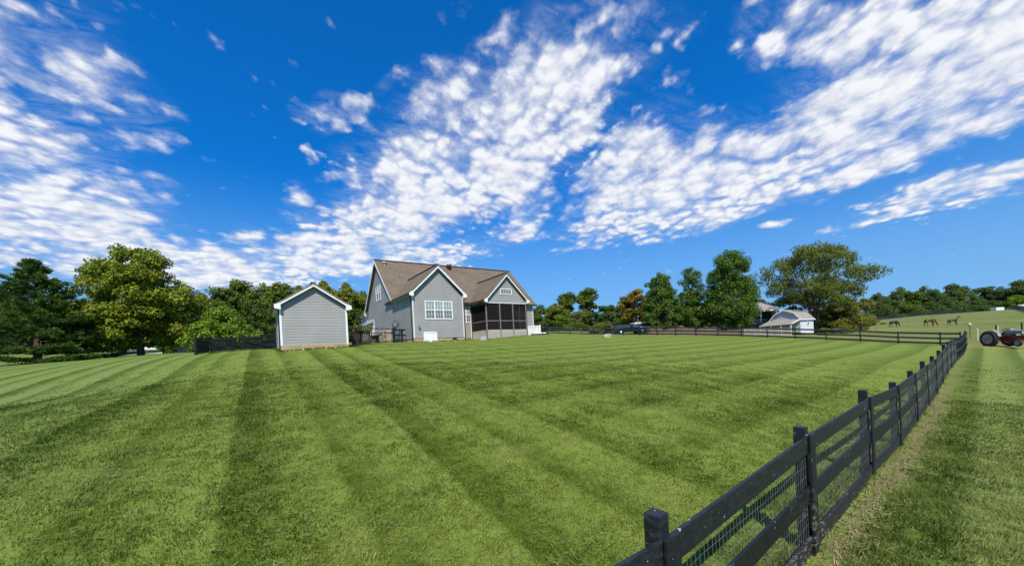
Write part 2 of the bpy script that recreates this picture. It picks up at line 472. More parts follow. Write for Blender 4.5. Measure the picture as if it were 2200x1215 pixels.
for t1, t2, z in ((0, 0, 0), (4.4, 0, .02), (7.7, 1.75, .1), (12.3, 1.75, .36), (15.5, 4.9, .62), (0, 6, .3), (0, 12, .72), (0, 17, .85), (8, 12, .8), (16, 14, 1.)): CT.append((*hl(t1, t2), HA[2] + z))
for t1, t2, k in ((0, 5, .1), (0, 12, .103), (0, 19, .105), (8, 5, .105), (8, 12, .107), (8, 19, .107), (16, 8, .107), (16, 15, .105), (-8, 6, .09), (-7, 13, .085), (-14, 10, .07), (24, 6, .1), (24, 13, .1)): CT.append((*(E1 * t1 + E2 * t2), k * t2))
CT = np.array(CT)


def _phi(r2): return np.where(r2 > 0, r2 * np.log(r2 + 1e-12), 0) * .5


_X = CT[:, :2] / 60.; _n = len(_X)
_K = _phi(((_X[:, None] - _X[None]) ** 2).sum(-1)) + 2e-4 * np.eye(_n); _Pm = np.c_[np.ones(_n), _X]
_W = np.linalg.solve(np.block([[_K, _Pm], [_Pm.T, np.zeros((3, 3))]]), np.r_[CT[:, 2], 0, 0, 0])


def H(x, y):
    x = np.asarray(x, float); y = np.asarray(y, float); sh = np.broadcast(x, y).shape
    q = np.stack([np.broadcast_to(x, sh).ravel(), np.broadcast_to(y, sh).ravel()], -1) / 60.
    out = np.empty(len(q))
    for i in range(0, len(q), 20000):
        p = q[i:i + 20000]
        out[i:i + 20000] = _phi(((p[:, None] - _X[None]) ** 2).sum(-1)) @ _W[:-3] + _W[-3] + p @ _W[-2:]
    r = np.hypot(q[:, 0], q[:, 1]) * 60
    k = np.clip((r - 260) / 200, 0, 1); k = k * k * (3 - 2 * k)
    out = out * (1 - k) + 7. * k
    return out.reshape(sh) if sh else float(out[0])


def on_ground(px, py, Z):
    p = P(px, py, Z); return Vector((p[0], p[1], H(p[0], p[1])))


# the two arms of the black fence
F0 = np.array([2.62, 3.53, 0.]); FC = P(2075, 742, 30.)
FD = (FC - F0)[:2]; FD = FD / np.hypot(*FD)            # along the side fence, away from the camera
FN = np.array([FD[1], -FD[0]])                         # to its right


def turf(t, near=False):
    """colour of the ground: mown lawn with its stripes, the ridden strip, pasture, bare soil along the fence, gravel drive"""
    ob = t.new('ShaderNodeTexCoord').outputs['Object']
    x, y, z = t.sep(ob)
    wob = t.math('MULTIPLY', t.math('SUBTRACT', t.noise(ob, .5, 3, .6), .5), .22)
    a = t.math('ADD', t.math('ADD', t.math('MULTIPLY', x, float(E1[0])), t.math('MULTIPLY', y, float(E1[1]))), wob)
    b = t.math('ADD', t.math('SUBTRACT', t.math('MULTIPLY', y, float(FD[0])), t.math('MULTIPLY', x, float(FD[1]))), wob)
    fb = t.math('SUBTRACT', t.math('SUBTRACT', t.math('MULTIPLY', y, float(FD[0])), t.math('MULTIPLY', x, float(FD[1]))), float(F0[1] * FD[0] - F0[0] * FD[1]))   # left of the side fence > 0
    fl = t.math('SUBTRACT', t.math('ADD', t.math('MULTIPLY', x, float(FD[0])), t.math('MULTIPLY', y, float(FD[1]))), float(FC[:2] @ FD))                       # past the corner > 0
    def saw(v, per, off, hard=.16):
        s = t.math('FRACT', t.math('MULTIPLY', t.math('SUBTRACT', v, off), 1 / per))
        return t.math('MULTIPLY', t.smooth(s, 0., .75), t.smooth(s, 1., 1 - hard * .35))
    sa = t.math('ADD', t.math('MULTIPLY', saw(a, 2.55, -.32), .36), t.math('MULTIPLY', saw(a, 1.275, -.32, .4), .64)); sb = saw(b, 1.92, 1.1)
    sa = t.math('MULTIPLY_ADD', t.math('SUBTRACT', sa, .5), t.smooth(t.noise(ob, .22, 3, .6), .3, .7, .85, 1.3), .5)
    big = t.noise(ob, .35, 4, .6)
    right = t.smooth(t.math('ADD', a, t.math('MULTIPLY', t.math('SUBTRACT', big, .5), 6.)), 2.2, 7.)
    stripe = t.math('ADD', t.math('MULTIPLY', sa, t.math('SUBTRACT', 1., t.math('MULTIPLY', right, .62))), t.math('MULTIPLY', sb, t.math('MULTIPLY', right, .62)))  # mowing stripes: the sheen of leaning blades is put into the colour
    mott = t.noise(ob, 1.6, 6, .68); fine = t.noise(ob, 14, 5, .7)
    k = t.math('ADD', t.math('MULTIPLY', stripe, 1.15), t.math('ADD', t.math('MULTIPLY', t.math('SUBTRACT', mott, .5), 1.35), t.math('MULTIPLY', t.math('SUBTRACT', fine, .5), 1.5 if not near else .5)))
    lawn = t.mix(t.smooth(k, -.25, 1.15), (.072, .112, .010), (.158, .208, .034))
    lawn = t.mix(t.smooth(t.noise(ob, .8, 5, .7), .52, .74, 0, .35), lawn, (.20, .195, .06))                       # drier, yellower patches
    lawn = t.mix(t.math('MULTIPLY', t.smooth(a, -.5, -6.), .5), lawn, t.mix(t.smooth(k, -.15, .95), (.055, .098, .016), (.155, .22, .062)))   # cooler green on the left
    # strip right of the fence: longer, bluer grass, two wheel lines
    kr = t.math('ADD', saw(b, 1.5, .35, .5), t.math('ADD', t.math('MULTIPLY', t.math('SUBTRACT', mott, .5), 1.3), t.math('MULTIPLY', t.math('SUBTRACT', fine, .5), 2.2)))
    strip = t.mix(t.smooth(kr, -.3, 1.1), (.075, .112, .014), (.175, .215, .050))
    c = t.mix(t.smooth(fb, .12, -.12), lawn, strip)
    # pasture past the back fence, and past the end of the strip
    past = t.mix(t.smooth(t.noise(ob, .09, 6, .65), .35, .66), (.115, .150, .030), (.185, .185, .055))
    past = t.mix(t.smooth(fine, .4, .7, 0, .5), past, (.09, .12, .03))
    c = t.mix(t.smooth(t.math('ADD', fl, t.math('MULTIPLY', fb, -.02)), -.15, .25), c, past)
    # worn earth under the boards
    e = t.math('ADD', t.math('ABSOLUTE', t.math('ADD', fb, .22)), t.math('MULTIPLY', t.math('SUBTRACT', t.noise(ob, 3.2, 4, .7), .5), -.75))
    soil = t.mix(fine, (.24, .18, .09), (.11, .115, .035))
    c = t.mix(t.math('MULTIPLY', t.smooth(e, .13, -.06), t.smooth(fl, .5, -.5, 0, .9)), c, soil)
    # tan, worn patch by the fence corner
    px_, py_ = float(FC[0] + FD[0] * 2.2 + FN[0] * 2), float(FC[1] + FD[1] * 2.2 + FN[1] * 2)
    dv = t.vmath('LENGTH', t.comb(t.math('MULTIPLY', t.math('SUBTRACT', x, px_), .28), t.math('MULTIPLY', t.math('SUBTRACT', y, py_), .5)))
    c = t.mix(t.smooth(t.math('ADD', dv, t.math('MULTIPLY', t.math('SUBTRACT', mott, .5), .9)), 1.35, .6, 0, .75), c, (.26, .20, .085))
    return c


def ground_mat():
    m, t, out = mat_new('turf')
    b = t.new('ShaderNodeBsdfPrincipled'); t.l.new(b.outputs[0], out.inputs[0])
    t.put(b, 'Base Color', turf(t)); t.put(b, 'Roughness', .85); t.put(b, 'Specular IOR Level', .12)
    ob = t.new('ShaderNodeTexCoord').outputs['Object']
    bp = t.new('ShaderNodeBump'); t.put(bp, 'Strength', .55); t.put(bp, 'Distance', .06); t.put(bp, 'Height', t.math('ADD', t.noise(ob, 22, 4, .75), t.noise(ob, 3, 4, .7))); t.put(b, 'Normal', bp.outputs[0])
    return m


def blade_mat():
    m, t, out = mat_new('grass_blade')
    c = turf(t, True)
    r = t.new('ShaderNodeNewGeometry').outputs['Random Per Island']
    v = t.math('ADD', t.math('MULTIPLY', r, .6), .80)
    c = t.mix(1., c, t.comb(v, v, v), 'MULTIPLY')
    c = t.mix(t.smooth(t.math('FRACT', t.math('MULTIPLY', r, 13.7)), .84, 1., 0, .6), c, (.27, .235, .10))
    d = t.new('ShaderNodeBsdfPrincipled'); t.put(d, 'Base Color', c); t.put(d, 'Roughness', .6); t.put(d, 'Specular IOR Level', .08)
    tr = t.new('ShaderNodeBsdfTranslucent'); t.put(tr, 0, c)
    mx = t.new('ShaderNodeMixShader'); t.put(mx, 0, .4); t.l.new(d.outputs[0], mx.inputs[1]); t.l.new(tr.outputs[0], mx.inputs[2]); t.l.new(mx.outputs[0], out.inputs[0])
    return m


def spread(n, lo, hi, k):
    s = np.linspace(-1, 1, n); return np.where(s < 0, -lo, hi) * np.abs(np.sinh(k * s) / np.sinh(k))


gx = spread(330, -1500, 1500, 6.2) + 0.; gy = spread(330, -700, 1800, 6.4) + 12.
gx = np.where(np.linspace(-1, 1, 330) < 0, -np.abs(gx), gx); gy = np.where(np.linspace(-1, 1, 330) < 0, 12 - np.abs(gy - 12), gy)
GX, GY = np.meshgrid(gx, gy)
gv = np.stack([GX.ravel(), GY.ravel(), H(GX, GY).ravel()], -1)
ii = np.arange(330 * 330).reshape(330, 330)
gf = np.stack([ii[:-1, :-1], ii[:-1, 1:], ii[1:, 1:], ii[1:, :-1]], -1).reshape(-1, 4)
tag(big_mesh('ground', gv, gf, ground_mat(), smooth=True), kind='structure')


def sheet(name, pts, width, lift, mat):
    """a strip of paving or gravel that follows the land"""
    mb = MB(); pts = [np.array(p, float) for p in pts]; dense = []
    for a, b in zip(pts[:-1], pts[1:]):
        n = max(2, int(np.hypot(*(b - a)) / 1.2)); dense += [a + (b - a) * k / n for k in range(n)]
    dense.append(pts[-1]); rows = []
    for i, p in enumerate(dense):
        d = dense[min(i + 1, len(dense) - 1)] - dense[max(i - 1, 0)]; d = d / np.hypot(*d); n = np.array([-d[1], d[0]])
        rows.append([(*(q := p + n * width * k), H(*q) + lift) for k in (-.5, -.25, 0, .25, .5)])
    for r0, r1 in zip(rows[:-1], rows[1:]):
        for k in range(4): mb.face([r0[k], r1[k], r1[k + 1], r0[k + 1]])
    return tag(mb.build(name, mat), kind='structure')


M['gravel'] = nmat('gravel', (.42, .40, .36), (.32, .30, .26), 3, .95, .6)
sheet('driveway', [P(-150, 757, 66)[:2], P(200, 755, 66)[:2], P(395, 752, 64)[:2], P(520, 752, 58)[:2], (hl(-3, 16) * .5 + P(520, 752, 58)[:2] * .5), hl(-2.8, 16), hl(-.5, 15.5)], 3.4, .03, M['gravel'])


# ------------------------------------------------------------------ buildings
def clip(poly, axis, val, keep_above):
    out = []
    for i in range(len(poly)):
        p, q = poly[i], poly[(i + 1) % len(poly)]
        ip = (p[axis] >= val) == keep_above or p[axis] == val; iq = (q[axis] >= val) == keep_above or q[axis] == val
        if ip: out.append(p)
        if ip != iq:
            k = (val - p[axis]) / (q[axis] - p[axis]); out.append((p[0] + (q[0] - p[0]) * k, p[1] + (q[1] - p[1]) * k))
    return out


def siding(mb, o, su, n, poly, course=.155, depth=.028):
    """lapped boards over a convex wall face; poly in (along, height)"""
    o, su, n = Vector(o), Vector(su), Vector(n)
    z0, z1 = min(p[1] for p in poly), max(p[1] for p in poly)
    flip = su.cross(Vector((0, 0, 1))).dot(n) < 0
    k = 0
    while z0 + k * course < z1 - 1e-4:
        a, b = z0 + k * course, min(z1, z0 + (k + 1) * course)
        q = clip(clip(poly, 1, a, True), 1, b, False)
        k += 1
        if len(q) < 3: continue
        pts = [o + su * s + Vector((0, 0, z)) + n * (depth * (1 - (z - a) / course) + .002) for s, z in q]
        mb.face(pts[::-1] if flip else pts)
        lo = [s for s, z in q if abs(z - a) < 1e-6]
        if len(lo) >= 2:
            s0, s1 = min(lo), max(lo); e = Vector((0, 0, a))
            f = [o + su * s0 + e, o + su * s1 + e, o + su * s1 + e + n * depth, o + su * s0 + e + n * depth]
            mb.face(f if flip else f[::-1])


def slab(mb, quad, th):
    """roof plane: quad of points, thickness downwards"""
    q = [Vector(p) for p in quad]; nrm = (q[1] - q[0]).cross(q[3] - q[0]).normalized()
    if nrm.z < 0: nrm = -nrm
    mb.add(q + [p - nrm * th for p in q], [(0, 1, 2, 3), (7, 6, 5, 4), (0, 4, 5, 1), (1, 5, 6, 2), (2, 6, 7, 3), (3, 7, 4, 0)])


def window(parent, o, su, n, wd, ht, units=1, grid=(2, 2), split=True, kinds=('glass_curtain_sky', 'glass_screen'), name='window'):
    """white framed window standing proud of the siding; o = lower left corner on the wall"""
    o, su, n = Vector(o), Vector(su), Vector(n); up = Vector((0, 0, 1))
    fr = MB(); T = .075
    def rect(mb, s0, s1, z0, z1, d0, d1):
        c = [o + su * s + up * z + n * d for d in (d0, d1) for s, z in ((s0, z0), (s1, z0), (s1, z1), (s0, z1))]
        mb.add(c, [(3, 2, 1, 0), (4, 5, 6, 7), (0, 1, 5, 4), (1, 2, 6, 5), (2, 3, 7, 6), (3, 0, 4, 7)])
    rect(fr, 0, wd, 0, T, 0, .06); rect(fr, 0, wd, ht - T, ht, 0, .06); rect(fr, 0, T, T, ht - T, 0, .06); rect(fr, wd - T, wd, T, ht - T, 0, .06)
    uw = (wd - T * 2) / units
    for k in range(1, units): rect(fr, T + uw * k - .045, T + uw * k + .045, T, ht - T, 0, .058)
    f = fr.build(name, M['white_trim'], parent)
    mu = MB(); panes = {kinds[0]: MB(), kinds[1]: MB()}
    for k in range(units):
        s0, s1 = T + uw * k + (.045 if k else 0), T + uw * (k + 1) - (.045 if k < units - 1 else 0)
        if split:
            zm = T + (ht - 2 * T) * .5
            rect(mu, s0, s1, zm - .035, zm + .035, 0, .05)
            parts = ((T, zm - .035, kinds[1], .030), (zm + .035, ht - T, kinds[0], .036))
        else: parts = ((T, ht - T, kinds[0], .034),)
        for z0, z1, kd, d in parts:
            rect(panes[kd], s0, s1, z0, z1, .001, d - .008)
            for g in range(1, grid[0]):
                s = s0 + (s1 - s0) * g / grid[0]; rect(mu, s - .011, s + .011, z0, z1, d - .007, d + .003)
            for g in range(1, grid[1]):
                z = z0 + (z1 - z0) * g / grid[1]; rect(mu, s0, s1, z - .011, z + .011, d - .007, d + .0015)
    if mu.v and grid in ((1, 1), (2, 1)): pieces(mu, 'sash', M['white_trim'], f)
    elif mu.v: mu.build('sash', M['white_trim'], f)
    for kd, mb in panes.items():
        if mb.v: mb.build('pane', M[kd], f)
    return f


X3, Y3, Z3 = Vector((1, 0, 0)), Vector((0, 1, 0)), Vector((0, 0, 1))
RZ = math.atan2(E1[1], E1[0])
house = thing('house', 'large grey sided house with brown shingle roof, two front gables and a screened porch', 'house', HA, RZ)
W1, ZS, ZE, OH = 4.4, .333, 3.78, .30
TN, TF, TR, ZN, ZR, ML, DG = 4.55, 14.64, 9.61, 3.99, 8.66, 15.5, 17.6
PM = (ZR - ZN) / (TR - TN); TM = 4.85
PL, PR, TP, ZPA, ZPB = 7.7, 12.3, 1.75, 6.48, 3.62
# walls
wl = MB()
siding(wl, (0, 0, 0), X3, -Y3, [(0, ZS), (W1, ZS), (W1, ZE), (0, ZE)])
zap = 6.28
siding(wl, (0, 0, 0), X3, -Y3, [(0, ZE - .02), (W1, ZE - .02), (W1 / 2, zap - .22)])
siding(wl, (0, 0, 0), Y3, -X3, [(0, ZS), (DG, ZS), (DG, ZE - .05), (0, ZE - .05)])
siding(wl, (0, 0, 0), Y3, -X3, [(TN + .1, ZE - .05), (TF - .1, ZE - .05), (TF - .1, ZN - .1), (TR, ZR - .12), (TN + .1, ZN - .1)])
siding(wl, (W1, 0, 0), Y3, X3, [(0, ZS), (TM, ZS), (TM, ZE - .05), (0, ZE - .05)])
siding(wl, (0, TM, 0), X3, -Y3, [(W1, ZS), (ML, ZS), (ML, ZN - .15), (W1, ZN - .15)])
siding(wl, (ML, 0, 0), Y3, X3, [(TM, ZS), (DG - 2.5, ZS), (DG - 2.5, ZN - .15), (TM, ZN - .15)])
siding(wl, (ML, 0, 0), Y3, X3, [(TM, ZN - .15), (TF, ZN - .15), (TR, ZR - .12)])
siding(wl, (0, TP, 0), X3, -Y3, [(PL, ZPB), (PR, ZPB), (PR, ZPB + .28), (PL, ZPB + .28)])
siding(wl, (0, TP, 0), X3, -Y3, [(PL, ZPB + .28), (PR, ZPB + .28), ((PL + PR) / 2, ZPA - .2)])
wl.box(-.0, ML, DG - 2.55, DG - 2.5, ZS, ZN - .15)
wall = wl.build('wall', M['siding'], house)
# stone plinth
fn = MB()
fn.box(.012, W1 - .012, .012, TM + .2, -.9, ZS - .004); fn.box(W1 + .0, ML - .012, TM + .012, DG - 3, -.9, ZS - .006); fn.box(.014, W1 + 2, TM + .21, DG - .02, -.9, ZS - .003)
fn.build('foundation', M['stone'], house)
# roofs
TH = .13
rf = MB()
slab(rf, [(-OH, TN - .06, ZN - .06 * PM), (ML + OH, TN - .06, ZN - .06 * PM), (ML + OH, TR, ZR), (-OH, TR, ZR)], TH)
slab(rf, [(ML + OH, TF + .06, ZN - .06 * PM), (-OH, TF + .06, ZN - .06 * PM), (-OH, TR, ZR), (ML + OH, TR, ZR)], TH)
rf.bar((-OH - .01, TR, ZR + .015), (ML + OH + .01, TR, ZR + .015), .30, .03)
roof = rf.build('roof', M['shingle'], house)


def gable_roof(mb, x0, x1, y0, y1, ze, za, oh, th=.12, yend=None):
    xm = (x0 + x1) / 2; s = (za - ze) / (xm - x0 + oh)
    slab(mb, [(x0 - oh, y1, ze), (x0 - oh, y0 - oh, ze), (xm, y0 - oh, za), (xm, y1, za)], th)
    slab(mb, [(x1 + oh, y0 - oh, ze), (x1 + oh, y1, ze), (xm, y1, za), (xm, y0 - oh, za)], th)
    mb.bar((xm, y0 - oh, za + .012), (xm, y1, za + .012), .26, .026)


def rakes(mb, x0, x1, y, ze, za, oh, h=.2, ret=.34):
    """white barge boards of a gable with boxed ends"""
    xm = (x0 + x1) / 2
    for sx, xe in ((-1, x0 - oh), (1, x1 + oh)):
        a, b = Vector((xe, y, ze)), Vector((xm, y, za)); d = (b - a).normalized(); n = d.cross(Vector((0, 1, 0)))
        if n.z > 0: n = -n
        a2 = a + n * .02; b2 = b + n * .02
        poly = [a2, b2, Vector((xm, y, za - (h + .02) / abs(d.x))), a2 + n * h]
        mb.prism(poly if sx < 0 else poly[::-1], (0, .03, 0))
        # boxed eave return
        i = xe + sx * -ret
        mb.prism([(xe, y - .005, ze - .02), (i, y - .005, ze - .02 + ret * (za - ze) / (xm - x0 + oh) * .55), (i, y - .005, ze - .28), (xe, y - .005, ze - .22)][::(1 if sx < 0 else -1)], (0, oh - .01, 0))


def soffit(mb, x0, x1, y0, y1, z): mb.box(x0, x1, y0, y1, z, z + .012)


rg = MB(); gable_roof(rg, 0, W1, 0, TN + (zap - ZN) / PM, ZE + .12, zap, OH); rg.build('gable_roof', M['shingle'], house)
pg = MB(); gable_roof(pg, PL, PR, TP, TN + (ZPA - ZN) / PM, ZE + .08, ZPA, OH); pg.build('porch_roof', M['shingle'], house)
gw = MB(); gable_roof(gw, .0, 6.4, TF - .4, DG, ZE + .04, 6.3, OH); gw.build('garage_roof', M['shingle'], house)
tr = MB()
rakes(tr, 0, W1, -OH, ZE + .12, zap, OH); rakes(tr, PL, PR, TP - OH, ZE + .08, ZPA, OH)
# barge boards of the big end gables
for xx in (-OH - .012, ML + OH - .018):
    for ye, s in ((TN - .06, 1), (TF + .06, -1)):
        a, b = Vector((xx, ye, ZN - .06 * PM - .02)), Vector((xx, TR, ZR - .02))
        poly = [a, b, b - Vector((0, 0, .3)), a - Vector((0, 0, .24))]
        tr.prism(poly if s > 0 else poly[::-1], (.03, 0, 0))
tr.box(-OH - .01, .0, TF - .45, TF + .12, ZN - .42, ZN - .12)
# corner boards
for x, y in ((-.02, -.02), (W1 - .07, -.02)): tr.box(x, x + .09, y - .004, y + .07, ZS, ZE - .1)
tr.box(ML - .07, ML + .025, TM - .026, TM + .07, ZS, ZN - .2); tr.box(W1 + .01, W1 + .09, TM - .026, TM - .02, ZS, ZN - .2); tr.box(PL - .1, PL - .02, TM - .027, TM, ZS, ZN - .2)
tr.box(-.026, .06, DG - .08, DG + .01, ZS, ZE - .1); tr.box(PR + .02, PR + .10, TM - .028, TM, ZS, ZN - .2)
# beam over the porch
tr.box(PL - .02, PR + .02, TP - .02, TP + .05, ZPB - .07, ZPB)
pieces(tr, 'trim_board', M['white_trim'], house)
sf = MB()
soffit(sf, -OH, 0, 0, TN + .1, ZE - .03); soffit(sf, W1, W1 + OH, 0, TM, ZE - .03); soffit(sf, W1 + OH, PL - OH, TN - .06, TM, ZN - .2); soffit(sf, PL - OH, PL, TP, TN, ZE - .06)
soffit(sf, PR + OH, ML + OH, TN - .06, TM, ZN - .2); soffit(sf, -OH, 0, TF, DG, ZE - .08)
for y0, y1, in ((TN, TR), (TF, TR)):      # under the end-gable overhang
    sf.prism([(-OH, y0, ZN - .16), (-OH, y1, ZR - .16), (0, y1, ZR - .16), (0, y0, ZN - .16)], (0, 0, .012))
pieces(sf, 'soffit', M['soffit'], house)
gt = MB()
gt.box(-OH - .09, -OH, -OH + .05, TN + .05, ZE - .01, ZE + .10); gt.box(W1 + OH, W1 + OH + .09, -OH + .05, TN - .1, ZE - .01, ZE + .10)
gt.box(W1 + OH + .1, PL - OH - .1, TN - .15, TN - .06, ZN - .17, ZN - .06); gt.box(PL - OH - .09, PL - OH, TP - OH + .05, TN - .16, ZE - .05, ZE + .06)
gt.box(PR + OH, ML + OH, TN - .15, TN - .06, ZN - .17, ZN - .06); gt.box(-OH - .09, -OH, TF + .15, DG, ZE - .08, ZE + .03)
pieces(gt, 'gutter', M['gutter'], house)
for pts in ([(-OH - .04, -.2, ZE), (-OH - .04, -.2, ZE - .12), (-.09, .14, ZE - .34), (-.09, .14, .12), (-.14, -.2, .02)],
            [(W1 + OH, -.2, ZE), (W1 + OH, -.2, ZE - .1), (W1 + .07, -.06, ZE - .34), (W1 + .07, -.06, .06)],
            [(PR + OH + .05, TP - .2, ZE), (PR + OH + .05, TP - .2, ZE - .14), (PR + .12, TP + .1, ZE - .3), (PR + .12, TP + .1, .4)]):
    MB().tube(pts, .042, 8).build('downspout', M['gutter'], house)
# windows
window(house, (1.0, 0, 1.82), X3, -Y3, 2.40, 1.5, 3, (3, 2))
window(house, (6.35, TM, 1.96), X3, -Y3, 1.55, 1.6, 2, (3, 2))
window(house, (9.3, TP, 4.4), X3, -Y3, 1.33, .57, 1, (4, 3), False, ('glass_dark', 'glass_screen'))
window(house, (0, 10.45, 4.6), -Y3, -X3, 1.62, 1.45, 2, (1, 1), True, ('glass_curtain_sky', 'glass_dark'))
window(house, (0, 15.5, 3.03), -Y3, -X3, 1.0, .5, 2, (2, 1), False)
window(house, (12.85, TM, 1.95), X3, -Y3, .62, 1.55, 1, (1, 1)); window(house, (13.62, TM, 1.95), X3, -Y3, .85, 1.55, 1, (1, 1))
# porch door, seen through the screen
dr = MB(); dr.box(10.75, 11.75, TM - .06, TM, 1.1, 3.35); pd = dr.build('porch_door', M['white_trim'], house)
MB().box(10.9, 11.6, TM - .075, TM - .06, 1.6, 3.2).build('pane', M['glass_dark'], pd)
# garage door
gd = MB()
for k in range(4): gd.box(-.03, 0, 11.95, 17.0, .72 + k * .53, .72 + k * .53 + .515)
gdo = gd.build('garage_door', M['white_trim'], house)
gf_ = MB(); gf_.box(-.05, 0, 11.8, 11.95, .72, 2.95); gf_.box(-.05, 0, 17.0, 17.15, .72, 2.95); gf_.box(-.055, 0, 11.8, 17.15, 2.84, 2.98); gf_.build('frame', M['white_vinyl'], gdo)
gp = MB()
for k in range(8): gp.box(-.036, -.031, 12.1 + k * .61, 12.6 + k * .61, 2.36, 2.72)
gp.build('pane', M['glass_dark'], gdo)
# crawl space door, vents, lamp, roof vents
cd = MB(); cd.box(.78, 1.92, -.05, 0, -.15, .02); cd.box(.78, 1.92, -.05, 0, .70, .80); cd.box(.78, .88, -.048, 0, .02, .70); cd.box(1.82, 1.92, -.048, 0, .02, .70); cd.box(.88, 1.82, -.03, .01, .02, .70)
cdo = cd.build('crawl_door', M['white_trim'], house)
MB().box(.93, .97, -.045, -.03, .3, .42).build('latch', M['white_vinyl'], cdo)
for x, y, z in ((3.32, .0, .16), (7.45, TM, .14)):
    v = MB(); v.box(x, x + .36, y - .02, y + .02, z - .02, z + .15); v.build('foundation_vent', M['black_metal'], house)
lm = MB(); lm.tube([(.43, -.02, 1.25), (.43, -.14, 1.27)], .03, 8); lm.lathe([(.03, .1), (.07, .05), (.075, -.02), (.0, -.03)], (.43, -.15, 1.2), 'Z', 12); lm.build('wall_lamp', M['chrome'], house)
rp = lambda x, y: Vector((x, y, ZN + PM * (y - TN)))
tv = MB(); c = rp(7.56, 9.1); tv.lathe([(.17, -.12), (.17, .12), (.19, .14), (.28, .24), (.31, .36), (.28, .47), (.16, .55), (.0, .57)], c, 'Z', 14); tv.build('turbine_vent', M['gutter'], house, True)
rv = MB(); c = rp(.55, 9.05); rv.lathe([(.1, -.1), (.1, .12), (.21, .14), (.2, .24), (.0, .29)], c, 'Z', 12); rv.build('roof_vent', M['soffit'], house, True)
# screened porch
ps = []
for x in (PL, 9.2, 10.7, PR):
    p = MB(); p.box(x - .055, x + .055, TP + .0, TP + .11, .0, ZPB); p.build('post', M['taupe_post'], house)
p = MB(); p.box(11.45, 11.53, TP + .02, TP + .09, 1.06, ZPB); p.build('post', M['brown_wood'], house)
p = MB(); p.box(PL - .05, PL + .05, TM - .22, TM - .12, .0, ZPB); p.build('post', M['brown_wood'], house)
r_ = MB(); r_.box(PL + .05, PR - .05, TP + .02, TP + .08, 1.84, 1.92); r_.box(PL - .03, PL + .03, TP + .12, TM - .22, 1.84, 1.92); r_.build('rail', M['taupe_post'], house)
bl = MB()
for x in np.arange(PL + .1, PR - .05, .125): bl.box(x - .009, x + .009, TP + .035, TP + .055, 1.1, 1.84)
for y in np.arange(TP + .2, TM - .25, .125): bl.box(PL - .009, PL + .009, y - .009, y + .009, 1.1, 1.84)
bl.build('baluster', M['gutter'], house)
tag(house.children[-1], kind='stuff')
fl = MB(); fl.box(PL - .02, PR + .02, TP + .06, TM, .98, 1.06); fl.build('porch_floor', M['grey_wood'], house)
ce = MB(); ce.box(PL, PR, TP + .12, TM, ZPB - .06, ZPB - .02); ce.build('porch_ceiling', M['soffit'], house)
sc = MB(); sc.box(PL + .055, PR - .055, TP + .048, TP + .052, 1.06, ZPB - .07); sc.box(PL - .002, PL + .002, TP + .11, TM - .22, 1.06, ZPB - .06); sc.box(PR - .002, PR + .002, TP + .11, TM, 1.06, ZPB - .06)
sc.build('insect_screen', M['screen'], house)


def lattice(parent, o, su, n, wd, h, lab=None):
    o, su, n = Vector(o), Vector(su), Vector(n); mb = MB(); st = .125; w_ = .036
    for sgn, dep in ((1, .006), (-1, .018)):
        k = -h
        while k < wd + h:
            pts = []
            for s, z in ((k, 0.), (k + sgn * h, h)): pts.append((s, z))
            (s0, z0), (s1, z1) = pts
            if sgn < 0: s0, s1 = k, k - h
            # clip to panel
            t0, t1 = 0., 1.
            for lim, up in ((0., True), (wd, False)):
                dd = s1 - s0; tt = (lim - s0) / dd
                if (dd > 0) == up: t0 = max(t0, tt)
                else: t1 = min(t1, tt)
            if t1 - t0 > .04:
                a = o + su * (s0 + (s1 - s0) * t0) + Z3 * (h * t0) + n * dep; b = o + su * (s0 + (s1 - s0) * t1) + Z3 * (h * t1) + n * dep
                mb.bar(a, b, .010, w_, su.cross(n) if abs((b - a).normalized().dot(su.cross(n))) < .9 else su)
            k += st
    for z in (0.03, h - .03): mb.bar(o + Z3 * z + n * .012, o + su * wd + Z3 * z + n * .012, .03, .06)
    e = mb.build('lattice_panel', M['lattice'], parent)
    if lab: e['label'] = lab
    return e


for x0, x1 in ((PL + .06, 9.14), (9.26, 10.64), (10.76, PR - .06)): lattice(house, (x0, TP + .02, .04), X3, -Y3, x1 - x0, .94)
lattice(house, (PL - .02, TM - .25, .04), -Y3, -X3, 2.7, .94, 'shaded brown lattice on the left side of the porch')
db = MB(); db.box(PL + .04, PR - .04, TP + .14, TP + .16, -.3, .98); db.box(PL + .06, PL + .08, TP + .15, TM, -.3, .98); db.build('dark_backing', M['dark_under'], house)  # dark sheet added behind the lattice so its gaps read dark


def hw(x, y, z=None):
    """house coordinates to world; z None = on the ground"""
    p = hl(x, y); return Vector((p[0], p[1], H(*p) if z is None else HA[2] + z))


# chairs on the porch
def patio_chair():
    t = thing('patio_chair', 'dark', 'chair')
    s = MB(); s.box(-.25, .25, -.25, .25, .40, .45); s.build('seat', M['gutter'], t, bevel=.01)
    b = MB()
    for k in range(5): b.box(-.22 + k * .1, -.16 + k * .1, .22, .25, .45, .95)
    b.box(-.25, .25, .215, .255, .93, 1.0); b.build('backrest', M['gutter'], t)
    for x in (-.22, .22):
        for y in (-.22, .22): MB().tube([(x, y, 0), (x, y, .42)], .02, 6).build('leg', M['gutter'], t)
        MB().bar((x * 1.1, -.25, .66), (x * 1.1, .24, .66), .05, .03).build('armrest', M['gutter'], t)
    return t


